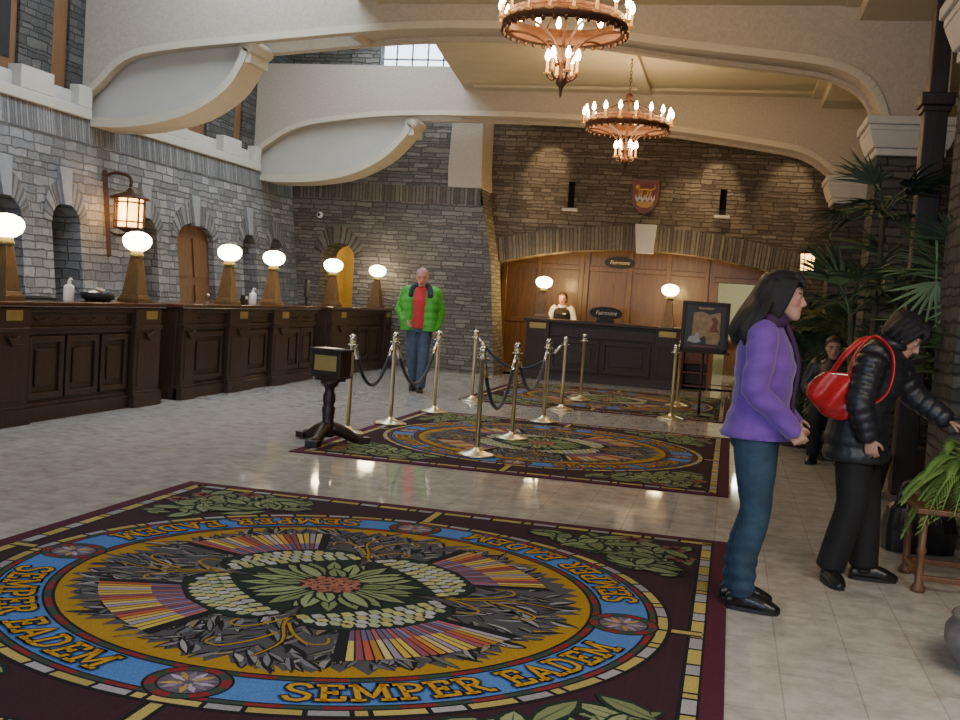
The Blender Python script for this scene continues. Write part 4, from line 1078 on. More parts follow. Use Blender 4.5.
    L = {'S': (.62, [[(.60, .80), (.52, .96), (.30, 1.0), (.10, .92), (.06, .74), (.16, .60), (.44, .46), (.58, .34), (.55, .12), (.34, 0), (.12, .05), (.03, .22)]]),
         'E': (.66, [[(.16, 0), (.16, 1)], [(.0, .06), (.62, .06), (.62, .26)], [(0, .94), (.60, .94), (.60, .76)], [(.16, .5), (.44, .5)], [(.44, .40), (.44, .60)]]),
         'M': (1.0, [[(.15, 0), (.15, 1)], [(.85, 0), (.85, 1)], [(.15, .96), (.5, .20), (.85, .96)], [(0, .06), (.30, .06)], [(.70, .06), (1, .06)], [(0, .94), (.2, .94)], [(.8, .94), (1, .94)]]),
         'P': (.66, [[(.16, 0), (.16, 1)], [(0, .06), (.34, .06)], [(0, .94), (.42, .94), (.60, .84), (.62, .66), (.5, .52), (.16, .48)]]),
         'R': (.74, [[(.16, 0), (.16, 1)], [(0, .06), (.32, .06)], [(0, .94), (.42, .94), (.60, .84), (.60, .66), (.48, .52), (.16, .50)], [(.36, .5), (.62, .06), (.76, .06)]]),
         'A': (.84, [[(.10, 0), (.42, .98), (.74, 0)], [(.24, .34), (.60, .34)], [(-.02, .06), (.24, .06)], [(.60, .06), (.88, .06)]]),
         'D': (.76, [[(.16, 0), (.16, 1)], [(0, .94), (.40, .94), (.62, .80), (.70, .5), (.62, .2), (.40, .06), (0, .06)]]), ' ': (.35, [])}
    H = .150; txt = 'SEMPER EADEM'; gap = .15; scale = .142
    total = sum(L[c][0] + gap for c in txt) * scale - gap * scale
    for lay, (ex, col) in enumerate((( .022, (.02, .03, .05)), (0, (.50, .27, .018)))):
        for j in range(4):
            a0 = PI / 4 + j * PI / 2 - total / 1.365 / 2; x = 0
            for ch in txt:
                w, st = L[ch]
                for pl in st:
                    # outer edge of the ring is the foot of the letters
                    P = [((x + px * scale), (py - .5) * H) for px, py in pl]
                    dn = []
                    for p, q in zip(P, P[1:]):
                        for k in range(4): dn.append((p[0] + (q[0] - p[0]) * k / 4, p[1] + (q[1] - p[1]) * k / 4))
                    dn.append(P[-1])
                    d0 = V((dn[0][0] - dn[1][0], dn[0][1] - dn[1][1])).normalized(); d1 = V((dn[-1][0] - dn[-2][0], dn[-1][1] - dn[-2][1])).normalized(); x2 = .004 + ex * .5
                    dn[0] = (dn[0][0] + d0.x * x2, dn[0][1] + d0.y * x2); dn[-1] = (dn[-1][0] + d1.x * x2, dn[-1][1] + d1.y * x2)
                    mp = [((1.365 - y) * math.cos(a0 + X_ / 1.365), (1.365 - y) * math.sin(a0 + X_ / 1.365)) for X_, y in dn]
                    f.line(mp, .021 + ex, col)
                x += (w + gap) * scale
        f.up()
    return flatmesh(f, 'crest_rug', M['rug'])
rug_me = make_rug()
for k, (y, lab) in enumerate(zip(RY, ('large thistle and motto rug in the foreground, nearest of three', 'thistle rug in the middle with the nearest brass stanchions standing on it', 'farthest thistle rug, in front of the back desk under the sign stand'))):
    o = bpy.data.objects.new('crest_rug', rug_me); COL.objects.link(o); o.location = (-RW / 2, y + RL / 2, .0005)
    tag(o, lab, 'rug', 'thistle crest rugs')

# ------------------------------------------------------------------ plants
def blade(mb, p, d, up, l, w, droop=.2, n=4, fold=.25):
    # long pointed leaf from p along d
    d = V(d).normalized(); s = d.cross(V(up)).normalized(); u = s.cross(d)
    prev = None
    for k in range(n + 1):
        t = k / n; c = V(p) + d * (l * t) + u * (-droop * l * t * t)
        h = w * (1 - t) ** .6 * (.35 + min(1, t * 4) * .65) / 2
        q = (c + s * h + u * fold * h, c, c - s * h + u * fold * h)
        if prev:
            mb.poly([prev[0], q[0], q[1], prev[1]]); mb.poly([prev[1], q[1], q[2], prev[2]])
        prev = q
def fan_leaf(mb, base, tip_dir, petiole, r, n=13, spread=2.3, droop=.25, w=.035, rg=random):
    d = V(tip_dir).normalized(); s, u = frame_of(d)
    hub = V(base) + d * petiole
    mb.tube([base, V(base) + d * petiole * .5 + V((0, 0, .04)), hub], [.011, .009, .007], 6)
    # leaflets radiate in the plane of d and s
    for k in range(n):
        a = (k / (n - 1) - .5) * spread * 2 / 2 * 1.0
        v = d * math.cos(a) + s * math.sin(a) + u * rg.uniform(-.12, .12)
        blade(mb, hub, v, u, r * (1 - .25 * abs(a) / spread) * rg.uniform(.9, 1.05), w, droop)
def pinnate(mb, base, d, l, leaf=.28, n=16, droop=.5, w=.022, up=(0, 0, 1), rg=random):
    d = V(d).normalized(); s = d.cross(V((0, 0, 1)))
    s = s.normalized() if s.length > .05 else V((1, 0, 0)); u = s.cross(d); pts = []
    for k in range(n + 1):
        t = k / n; pts.append(V(base) + d * l * t + V((0, 0, -droop * l * t * t)))
    mb.tube(pts, [.010 * (1 - .7 * k / n) for k in range(n + 1)], 5)
    for k in range(2, n + 1):
        t = k / n; dd = (pts[k] - pts[k - 1]).normalized()
        L_ = leaf * math.sin(PI * min(1, .18 + t * .82)) * rg.uniform(.85, 1.1) + .04
        for sg in (-1, 1): blade(mb, pts[k], s * sg * .8 + dd * .7 + V((0, 0, .15)), u, L_, w, .35, 3)
def plant_pot(t, r, h, mat='terracotta'):
    mb = MB(); mb.smooth = True; mb.lathe([(0, 0), (r * .7, 0), (r * .78, .02), (r, h * .85), (r * 1.06, h * .88), (r * 1.06, h), (r * .95, h), (r * .92, h * .9), (0, h * .9)], seg=24); mb.build('pot', M[mat], t)
    mb = MB(); mb.lathe([(0, h * .88), (r * .93, h * .9), (r * .93, h * .92), (0, h * .93)], seg=16); mb.build('soil', M['soil'], t)
def palm(label, loc, stems, mats, kind='fan', pot=(.22, .34), seed=1):
    rg = random.Random(seed); t = thing('potted_palm', label, 'palm', loc, 0, 'potted palms along the right side'); plant_pot(t, *pot)
    for (x, y, h) in stems:
        mb = MB(); mb.smooth = True; mb.tube([(x * .3, y * .3, pot[1] * .85), (x * .7, y * .7, h * .5), (x, y, h)], [.03, .026, .02], 8, 3); mb.build('stem', M['stem'], t)
        nf = 12 if kind == 'fan' else 12
        for k in range(nf):
            a = 2 * PI * k / nf + rg.uniform(-.3, .3); el = rg.uniform(-.15, 1.15); d = (math.cos(a) * math.cos(el), math.sin(a) * math.cos(el), math.sin(el))
            mb = MB()
            if kind == 'fan': fan_leaf(mb, (x, y, h - .12 * rg.random()), d, rg.uniform(.22, .42), rg.uniform(.32, .46), 14, 2.4, rg.uniform(.15, .4), .042, rg)
            else: pinnate(mb, (x, y, h - .1 * rg.random()), d, rg.uniform(.6, .9), .30, 17, rg.uniform(.4, .75), .032, rg=rg)
            mb.build('frond', M[rg.choice(mats)], t)
    return t
palm('tall fan palm standing right of the woman in purple, against the stone columns', (1.05, 9.3, 0), [(0, 0, 2.35), (.2, .15, 1.75), (-.2, -.1, 1.55)], ['leaf_dk', 'leaf_dk', 'leaf_mid'], seed=3)
palm('feathery palm low behind the head of the woman in purple', (.70, 12.3, 0), [(0, 0, .98), (-.18, .1, .8), (.2, -.05, .85), (.05, .2, .6)], ['leaf_dk', 'leaf_mid', 'leaf_dk'], 'feather', seed=5)
palm('fan palm with pale green drooping leaves at the right edge above the black jacket', (1.55, 8.25, 0), [(-.02, 0, 1.72), (.15, .2, 1.35), (.0, -.2, 1.1)], ['leaf_dk', 'leaf_mid', 'leaf_mid', 'leaf_lt'], seed=8)
palm('dense feathery palm between the two women, farther back along the columns', (1.55, 14.2, 0), [(0, 0, 1.7), (-.25, .1, 1.4), (.2, -.1, 1.2), (0, -.25, .9)], ['leaf_dk', 'leaf_dk', 'leaf_mid'], 'feather', seed=12)
palm('dark low palm behind the seated person on the right', (1.75, 12.5, 0), [(0, 0, 1.1), (.2, .1, .85), (-.1, -.1, .7)], ['leaf_dk', 'leaf_mid'], 'feather', seed=15)
palm('dark fan palm behind the bent head of the woman in black', (1.75, 10.4, 0), [(0, 0, 1.5), (-.2, .05, 1.1), (.1, -.25, .9)], ['leaf_dk'], seed=19)
pr = [o for o in bpy.data.objects if o.get('label', '').startswith('fan palm with pale green')][0]
for (b, d, r) in (((-.27, -.10, 2.02), (.05, -.15, -1), .40), ((-.1, -.25, 1.9), (.1, -.2, -1), .34)):
    mb = MB(); fan_leaf(mb, b, d, .3, r, 13, 2.7, .1, .036, random.Random(5)); mb.tube([b, (b[0] * .6, b[1] * .6, b[2] - .02), (0, 0, 1.68)], [.009, .010, .012], 6, 3); mb.build('frond', M['leaf_lt'], pr)
palm('tall feathery palm beside the farthest stone column', (1.3, 16.6, 0), [(0, 0, 1.5), (-.15, .1, 1.2), (.1, -.2, 1.0)], ['leaf_dk', 'leaf_mid'], 'feather', seed=23)
# low stone planter wall the person sits on
mb = MB(); mb.b2(.78, 2.4, 11.22, 11.55, 0, .44); mb.b2(.74, 2.44, 11.18, 11.59, .44, .50)
tag(mb.build('planter_bench', M['stone_dark'], bevel=.01), 'low dark stone bench under the seated person at the right', 'bench')

# wooden plant stand with fern, right edge
t = thing('plant_stand', 'small wooden plant stand with crossed rails under the fern at the right edge', 'plant stand', (1.28, 6.25, 0))
for (x, y) in ((-.29, -.22), (.29, -.22), (-.29, .22), (.29, .22)):
    mb = MB(); mb.smooth = True; mb.lathe([(0, 0), (.035, 0), (.04, .02), (.022, .05), (.02, .2), (.028, .22), (.02, .24), (.022, .42), (0, .42)], c=(x, y, 0), seg=12); mb.build('leg', M['wood_door'], t)
mb = MB(); mb.b2(-.29, .29, -.235, -.205, .06, .09); mb.b2(-.29, .29, .205, .235, .06, .09); mb.b2(-.305, -.275, -.22, .22, .07, .10); mb.b2(.275, .305, -.22, .22, .07, .10)
mb.build('rail', M['wood_door'], t, bevel=.004)
mb = MB(); mb.b2(-.33, .33, -.26, .26, .42, .45); mb.build('top', M['wood_door'], t, bevel=.006)
t = thing('potted_fern', 'bright green fern with arching fronds on the wooden stand at the right edge', 'fern', (1.28, 6.25, .45))
plant_pot(t, .15, .2)
rg = random.Random(4)
for k in range(84):
    a = rg.uniform(0, 2 * PI); el = rg.uniform(.15, 1.3); l = rg.uniform(.30, .46)
    mb = MB(); pinnate(mb, (.03 * math.cos(a), .03 * math.sin(a), .19), (math.cos(a) * math.cos(el), math.sin(a) * math.cos(el), math.sin(el)), l, .062, 22, rg.uniform(.75, 1.5), .019, rg=rg)
    mb.build('frond', M['fern'], t)
mb = MB(); mb.smooth = True
t = thing('urn_planter', 'round grey stone urn at the bottom right corner', 'urn', (1.17, 4.72, 0))
mb.lathe([(0, 0), (.20, 0), (.25, .04), (.29, .11), (.29, .17), (.26, .21), (.27, .225), (.25, .235), (.22, .21), (0, .19)], seg=28); mb.build('bowl', M['pot'], t)
mb = MB(); mb.lathe([(0, .185), (.22, .20), (.22, .21), (0, .215)], seg=18); mb.build('soil', M['soil'], t)
# dark bag on the floor beside the stand
mb = MB(); mb.loft([((0, 0, 0), V((.22, 0, 0)), V((0, .13, 0)), 3), ((0, 0, .14), V((.23, 0, 0)), V((0, .14, 0)), 3), ((0, 0, .27), V((.2, 0, 0)), V((0, .08, 0)), 3), ((0, 0, .30), V((.17, 0, 0)), V((0, .03, 0)), 3)], 20)
t = thing('shoulder_bag', 'black bag standing on the floor between the woman in black and the fern', 'bag', (1.16, 7.15, 0), .2); mb.smooth = True; mb.f and mb.build('body', M['leather_blk'], t)
mb = MB(); mb.smooth = True; mb.tube([(-.14, 0, .28), (-.1, .01, .42), (.1, .01, .42), (.14, 0, .28)], .012, 8, 4); mb.build('handle', M['leather_blk'], t)
# ------------------------------------------------------------------ people
def hand(mb, wr, d, n, s, curl=.35, k=1.0):
    # wr wrist, d towards the finger tips, n palm normal (fingers curl to n), s towards the thumb
    wr = V(wr); d = V(d).normalized(); s = V(s); s = (s - d * s.dot(d)).normalized(); n0 = V(n); n = d.cross(s); n = n if n.dot(n0) > 0 else -n
    mb.loft([(wr - d * .02 * k, s * .024 * k, n * .018 * k), (wr + d * .02 * k, s * .032 * k, n * .017 * k), (wr + d * .06 * k, s * .041 * k, n * .014 * k), (wr + d * .085 * k, s * .040 * k, n * .011 * k)], 14)
    for i, (off, L) in enumerate(((.031, .068), (.0105, .077), (-.0105, .071), (-.031, .056))):
        p = wr + d * (.078 - .004 * abs(i - 1)) * k + s * off * k; pts = [p - d * .015 * k, p]; a = curl * (.5 + .12 * i)
        sp = (1.5 - i) * .07
        for seg in (.45, .32, .23):
            dd = (d * math.cos(a) + n * math.sin(a) + s * sp * .7).normalized(); p = p + dd * L * seg * k; pts.append(p); a += curl * .9
        mb.tube(pts, [.0088 * k, .0088 * k, .0082 * k, .0075 * k, .0062 * k], 8, 2)
    b = wr + d * .018 * k + s * .026 * k; t1 = b + (s * .75 + d * .65 + n * .25).normalized() * .038 * k; t2 = t1 + (d * .9 + s * .3 + n * .35 * (1 + curl)).normalized() * .03 * k; t3 = t2 + (d * .95 + n * .4 * (1 + curl)).normalized() * .022 * k
    mb.tube([b - s * .012 * k, b, t1, t2, t3], [.012 * k, .012 * k, .0105 * k, .0095 * k, .0075 * k], 8, 2)
def head(mb, c, R, k=1.0):
    c = V(c); T = lambda x, y, z: c + R @ V((x * k, y * k, z * k)); X = R @ V((k, 0, 0)); Y = R @ V((0, k, 0))
    S = [(-.112, -.072, .020, .016), (-.100, -.062, .036, .034), (-.078, -.040, .052, .058), (-.048, -.018, .061, .076), (-.012, -.004, .068, .089), (.028, .002, .073, .095), (.062, .006, .071, .090), (.088, .008, .058, .073), (.105, .010, .038, .048), (.113, .010, .015, .02)]
    mb.loft([(T(0, y, z), X * a, Y * b, 2.15) for z, y, a, b in S], 24)
    mb.tube([T(0, -.088, .008), T(0, -.102, -.018), T(0, -.112, -.034)], [.008 * k, .010 * k, .012 * k], 8, 2)   # nose
    for sx in (-1, 1):
        mb.ell(T(sx * .010, -.101, -.037), (.009 * k, .010 * k, .008 * k), 8, 6, R)
        mb.ell(T(sx * .031, -.083, .022), (.022 * k, .010 * k, .007 * k), 8, 6, R)   # brow
        mb.ell(T(sx * .031, -.0835, .002), (.015 * k, .008 * k, .009 * k), 8, 6, R)    # lids
        mb.ell(T(sx * .040, -.064, -.028), (.022 * k, .018 * k, .018 * k), 8, 6, R)    # cheek
        mb.ell(T(sx * .073, .012, -.008), (.009 * k, .019 * k, .032 * k), 8, 6, R)     # ear
    mb.ell(T(0, -.092, -.060), (.024 * k, .009 * k, .0055 * k), 10, 6, R); mb.ell(T(0, -.089, -.070), (.020 * k, .009 * k, .0065 * k), 10, 6, R)
    mb.ell(T(0, -.084, -.096), (.018 * k, .012 * k, .013 * k), 8, 6, R)
def paint_skin(me, skin, c, R, k, lip=(.36, .10, .09), brow=(.03, .02, .02)):
    ca = me.color_attributes.new('Col', 'FLOAT_COLOR', 'POINT'); Ri = R.inverted(); c = V(c)
    for i, v in enumerate(me.vertices):
        q = (Ri @ (v.co - c)) / k; col = skin; ax = abs(q.x)
        if q.y < -.05 and abs(q.z) < .12:
            if ((ax - .031) / .0135) ** 2 + ((q.z - .001) / .0058) ** 2 < 1: col = (.02, .014, .012) if abs(ax - .031) < .0068 else (.33, .30, .29)
            elif ((ax - .031) / .02) ** 2 + ((q.z - .021 + .15 * (ax - .031)) / .0045) ** 2 < 1: col = brow
            elif (q.x / .024) ** 2 + ((q.z + .065) / .0105) ** 2 < 1: col = lip
            elif ((ax - .043) / .022) ** 2 + ((q.z + .03) / .022) ** 2 < 1: col = (skin[0] * 1.06, skin[1] * .86, skin[2] * .84)
        ca.data[i].color = (*col, 1)
def rot_head(pitch=0, yaw=0, tilt=0): return (Matrix.Rotation(yaw, 3, 'Z') @ Matrix.Rotation(pitch, 3, 'X') @ Matrix.Rotation(tilt, 3, 'Y'))
def limb(mb, pts, r, n=4, seg=14): mb.tube(pts, r, seg, n)
def torso(mb, secs, infl=0, seg=22):
    # secs: (center, half width, half depth, forward-tilt)
    mb.loft([(c, V((w + infl, 0, 0)), V((0, d + infl, 0)) + V((0, 0, tl)), 2.3) for c, w, d, tl in secs], seg)
def shoe(label, ank, toe, mat, k=1.0):
    return None
def make_body(t, J, skin, vox, k=1.0, curlR=.35, curlL=.35):
    mb = MB()
    torso(mb, J['torso'])
    c = J['head']; R = J['headR']; hk = J.get('hk', 1.0)
    nb = V(J['neck']); mb.tube([nb - V((0, -.01, .05)), nb, V(c) + R @ V((0, .018, -.075)) * hk], [.06 * k, .05 * k, .048 * k], 14, 3)
    head(mb, c, R, hk)
    for s in 'LR':
        limb(mb, [J['sh' + s], J['el' + s], J['wr' + s]], [.050 * k, .040 * k, .025 * k])
        hand(mb, J['wr' + s], J['hd' + s], J['hn' + s], J['ht' + s], curlR if s == 'R' else curlL, .88 * k)
        limb(mb, [J['hip' + s], J['kn' + s], J['an' + s]], [.072 * k, .044 * k, .030 * k])
        a = V(J['an' + s]); f = V(J['ft' + s]).normalized()
        mb.tube([a + V((0, 0, -.01)) - f * .03, a + f * .06 - V((0, 0, .035)), a + f * .15 - V((0, 0, .055))], [.034 * k, .034 * k, .022 * k], 10, 3)
    me = remesh(mb, vox, 3)
    paint_skin(me, skin, c, R, hk)
    return meshobj('body', me, M['skin'], t)
def make_shoes(t, J, mat, k=1.0, heel=.02):
    for s in 'LR':
        a = V(J['an' + s]); f = V(J['ft' + s]).normalized(); sd = V((-f.y, f.x, 0)); z0 = a.z - .08
        mb = MB(); g = lambda fr, z: V((a.x + f.x * fr, a.y + f.y * fr, z0 + z))
        mb.loft([(g(-.075, .035), sd * .015, V((0, 0, .02))), (g(-.065, .038), sd * .032, V((0, 0, .036))), (g(-.01, .045), sd * .038, V((0, 0, .045))), (g(.055, .046), sd * .043, V((0, 0, .046))), (g(.115, .036), sd * .046, V((0, 0, .037))), (g(.165, .024), sd * .034, V((0, 0, .024))), (g(.185, .02), sd * .012, V((0, 0, .015)))], 16)
        mb.tube([g(.0, .05), g(-.008, .115)], [.048 * k, .045 * k], 12)
        me = remesh(mb, .006, 3)
        for v in me.vertices: v.co.z = max(v.co.z, z0 + .004)
        meshobj('shoe', me, M[mat], t)
        mb = MB(); mb.loft([(g(.05, .0), sd * .046, f * .128, 2.6), (g(.05, .02), sd * .046, f * .128, 2.6)], 20); mb.build('sole', M['black'], t)
def puffy(p0, p1, r0, r1, n, amp):
    pts = []; rad = []
    for i in range(n * 4 + 1):
        s = i / (n * 4); pts.append(V(p0).lerp(V(p1), s)); rad.append((r0 + (r1 - r0) * s) * (1 + amp * (abs(math.sin(PI * n * s)) - .6)))
    return pts, rad

# ---- woman in purple, facing right
t = thing('person', 'woman with long black hair in purple jacket, blue jeans and black shoes, facing right', 'person', (.088, 5.31, 0), PI / 2 - .08)
J = dict(torso=[((0, .01, .78), .145, .10, 0), ((0, .015, .88), .165, .115, 0), ((0, 0, .98), .135, .095, 0), ((0, -.005, 1.08), .135, .10, 0), ((0, -.01, 1.2), .155, .115, 0), ((0, .005, 1.29), .165, .09, 0), ((0, .01, 1.345), .10, .06, 0)],
         neck=(0, .0, 1.36), head=(0, -.055, 1.505), headR=rot_head(.06), hk=.98,
         shL=(.165, .01, 1.31), elL=(.215, .0, 1.06), wrL=(.18, -.14, .90), hdL=(0, -.6, -.75), hnL=(-1, 0, 0), htL=(0, -.4, .8),
         shR=(-.165, .01, 1.31), elR=(-.215, .01, 1.06), wrR=(-.185, -.15, .895), hdR=(.15, -.6, -.75), hnR=(1, 0, 0), htR=(0, -.4, .8),
         hipL=(.085, .01, .82), knL=(.085, .0, .45), anL=(.075, .06, .08), ftL=(.15, -1, 0),
         hipR=(-.085, .01, .82), knR=(-.085, -.02, .45), anR=(-.08, .015, .08), ftR=(-.12, -1, 0))
make_body(t, J, (.42, .25, .185), .0055, 1.0, 1.05, .9)
mb = MB()
for s, q in (('L', .085), ('R', -.085)):
    mb.tube([(q * .75, .015, .86), J['hip' + s], (q * 1.02, -.005, .62), J['kn' + s], (q, (J['kn' + s][1] + J['an' + s][1]) / 2 + .02, .26), V(J['an' + s]) + V((0, .0, -.01))], [.105, .108, .088, .068, .066, .060], 16, 4)
torso(mb, [((0, .015, .78), .155, .115, 0), ((0, .02, .88), .17, .13, 0), ((0, .01, .96), .15, .11, 0)])
me = remesh(mb, .008, 3)
for v in me.vertices:
    zz = v.co.z
    if zz < .42: v.co += V((v.co.x - math.copysign(.08, v.co.x), v.co.y - .02, 0)) * (.09 * math.sin(zz * 95 + v.co.x * 20) * (1 - zz / .42))
meshobj('jeans', me, M['denim'], t)
make_shoes(t, J, 'leather_blk')
# jacket: torso, sleeves, flared hem
mb = MB()
torso(mb, [((0, .01, .815), .205, .17, 0), ((0, .012, .86), .20, .165, 0), ((0, .005, .96), .172, .138, 0), ((0, -.003, 1.06), .168, .134, 0), ((0, -.005, 1.18), .182, .145, 0), ((0, .008, 1.28), .188, .122, 0), ((0, .012, 1.345), .14, .09, 0), ((0, .008, 1.375), .095, .075, 0)])
for s in 'LR':
    a, e, w = V(J['sh' + s]), V(J['el' + s]), V(J['wr' + s])
    mb.tube([a + V((-a.x * .25, 0, .0)), a, a.lerp(e, .5) + V((a.x * .06, 0, 0)), e + V((0, .012, 0)), e.lerp(w, .5), w + (w - e).normalized() * .028], [.07, .074, .068, .063, .055, .046], 16, 4)
me = remesh(mb, .008, 3)
for v in me.vertices:
    q = v.co; v.co += V((q.x, q.y, 0)) * (.020 * math.sin(q.z * 62 + q.x * 9 + math.sin(q.y * 17) * 1.2) * (1 if q.z < 1.3 else 0))
    if q.z < .83: v.co.z = .825
meshobj('jacket', me, M['purple'], t)
mb = MB(); mb.smooth = True; pts = [(.10 * math.cos(a), .012 + .085 * math.sin(a), 1.375 - .022 * math.sin(a)) for a in [2 * PI * k / 20 for k in range(21)]]; mb.tube(pts, .027, 10, 1, caps=False, flat=(.9, 1.5)); mb.build('collar', M['purple_dk'], t)
mb = MB(); mb.smooth = True; mb.tube([(.0, -.085, 1.37), (.0, -.13, 1.27), (0, -.155, 1.16), (0, -.142, 1.0), (0, -.155, .90), (0, -.168, .83)], [.022, .024, .022, .018, .018, .018], 8, 3, flat=(1.2, .6)); mb.build('zip_placket', M['purple_dk'], t)
# hair
mb = MB(); c = V(J['head']); R = J['headR']
T = lambda x, y, z: c + R @ V((x, y, z))
S = [(-.05, .050, .074, .065), (-.01, .034, .086, .083), (.03, .022, .091, .100), (.068, .014, .087, .103), (.097, .012, .068, .082), (.118, .012, .038, .048), (.124, .012, .012, .015)]
mb.loft([(T(0, y, z), V((a, 0, 0)), R @ V((0, b, 0))) for z, y, a, b in S], 22)
rg = random.Random(2)
for k in range(30):
    a = -1.45 + 2.9 * k / 29; x = .085 * math.sin(a); y = .035 + .075 * math.cos(a)
    dx = x * rg.uniform(1.2, 1.75)
    mb.tube([T(x * .9, y * .8, .06), T(x * 1.12, y + .012, -.02), T(dx * 1.05, y + .03 + .022 * math.cos(a), -.10), T(dx * 1.15, y + .042 + .035 * math.cos(a) + rg.uniform(-.02, .02), -.18 + rg.uniform(-.02, .02)), T(dx * 1.2, y + .03 + .03 * math.cos(a) + rg.uniform(-.02, .02), -.25 + rg.uniform(-.03, .04))], [.028, .030, .032, .026, .008], 8, 3)
for k in range(7):   # fringe
    x = -.06 + .02 * k; mb.tube([T(x * .5, -.05, .112), T(x * .95, -.088, .078), T(x * 1.15, -.095, .045)], [.014, .015, .006], 6, 3)
for sx in (-1, 1):
    for q in range(4): mb.tube([T(sx * .07, -.055 + q * .02, .075), T(sx * .088, -.035 + q * .022, .0), T(sx * .09, .0 + q * .02, -.09), T(sx * .085, .03 + q * .02, -.16)], [.016, .017, .018, .008], 7, 3)
meshobj('hair', remesh(mb, .0065, 2), M['hair'], t)

# ---- woman in black padded coat, bending towards the right
t = thing('person', 'woman with short black hair in black padded coat bending to the right over the plants', 'person', (.655, 6.08, 0), PI / 2 - .22)
J = dict(torso=[((0, .03, .74), .15, .11, 0), ((0, .035, .84), .165, .12, 0), ((0, .015, .95), .14, .105, .01), ((0, -.02, 1.06), .145, .11, .02), ((0, -.055, 1.15), .16, .115, .03), ((0, -.075, 1.225), .16, .09, .03), ((0, -.09, 1.27), .09, .06, .03)],
         neck=(0, -.09, 1.28), head=(0, -.16, 1.352), headR=rot_head(.62, -.06, .05), hk=.97,
         shL=(.165, -.075, 1.225), elL=(.235, -.22, 1.02), wrL=(.19, -.405, .905), hdL=(-.1, -.95, -.35), hnL=(0, -.1, -1), htL=(-1, 0, .1),
         shR=(-.165, -.03, 1.22), elR=(-.23, .01, .99), wrR=(-.205, -.05, .80), hdR=(.05, -.25, -.95), hnR=(1, 0, 0), htR=(0, -1, 0),
         hipL=(.085, .03, .78), knL=(.10, -.03, .43), anL=(.10, -.05, .08), ftL=(.25, -1, 0),
         hipR=(-.085, .03, .78), knR=(-.09, .02, .43), anR=(-.10, .10, .08), ftR=(-.9, -.45, 0))
make_body(t, J, (.42, .24, .185), .0055, .98, .85, .5)
mb = MB()
for s, q in (('L', .085), ('R', -.085)):
    mb.tube([(q * .8, .03, .82), J['hip' + s], V(J['hip' + s]).lerp(V(J['kn' + s]), .5), J['kn' + s], V(J['kn' + s]).lerp(V(J['an' + s]), .5), V(J['an' + s]) + V((0, 0, .0))], [.10, .108, .095, .082, .08, .078], 16, 4)
torso(mb, [((0, .03, .74), .155, .12, 0), ((0, .035, .86), .165, .125, 0)])
me = remesh(mb, .009, 3); meshobj('trousers', me, M['blacktrouser'], t)
make_shoes(t, J, 'leather_blk')
mb = MB()
secs = [((0, .03, .665), .20, .165, 0), ((0, .032, .72), .205, .168, 0), ((0, .033, .82), .20, .160, 0), ((0, .018, .94), .18, .145, .01), ((0, -.015, 1.05), .178, .145, .02), ((0, -.05, 1.145), .188, .148, .03), ((0, -.072, 1.225), .185, .118, .035), ((0, -.09, 1.285), .125, .088, .035), ((0, -.10, 1.31), .085, .07, .03)]
S2 = []
for a, b in zip(secs, secs[1:]):
    for k in range(4):
        s = k / 4; f = lambda i: a[i] + (b[i] - a[i]) * s; z = V(a[0]).lerp(V(b[0]), s); p = .014 * (abs(math.sin(z.z * 34)) - .5); S2.append((z, f(1) + p, f(2) + p, f(3)))
S2.append(secs[-1]); torso(mb, S2)
for s in 'LR':
    a, e, w = V(J['sh' + s]), V(J['el' + s]), V(J['wr' + s]); mb.tube([a * .8 + V((0, 0, .25)), a], [.075, .08], 14)
    mb.tube(*puffy(a, e + (e - a) * .02, .086, .073, 5, .14), 16); mb.tube(*puffy(e, w, .072, .055, 4, .14), 16); mb.ell(e, (.07, .07, .07))
meshobj('padded_coat', remesh(mb, .008, 2), M['blackcloth'], t)
mb = MB(); mb.smooth = True; mb.tube([(.085 * math.cos(a), -.1 + .075 * math.sin(a), 1.315 - .01 + .02 * math.sin(a)) for a in [2 * PI * k / 20 for k in range(21)]], .024, 10, 1, caps=False); mb.build('collar', M['blackcloth'], t)
mb = MB(); c = V(J['head']); R = J['headR']; T = lambda x, y, z: c + R @ V((x, y, z))
S = [(-.075, .045, .062, .045), (-.04, .036, .080, .075), (.0, .028, .087, .088), (.04, .014, .089, .104), (.075, .012, .083, .100), (.102, .012, .062, .078), (.122, .012, .034, .042), (.127, .012, .01, .012)]
mb.loft([(T(0, y, z), R @ V((a, 0, 0)), R @ V((0, b, 0))) for z, y, a, b in S], 22)
for k in range(11):
    x = -.065 + .013 * k; mb.tube([T(x * .6, -.05, .110), T(x * 1.05, -.092, .075), T(x * 1.2, -.10, .034)], [.018, .018, .007], 6, 3)
for sx in (-1, 1):
    for q in range(4): mb.tube([T(sx * .065, -.06 + q * .03, .08), T(sx * .09, -.05 + q * .035, .02), T(sx * .082, -.035 + q * .035, -.05)], [.018, .019, .008], 7, 3)
meshobj('hair', remesh(mb, .0065, 2), M['hair'], t)
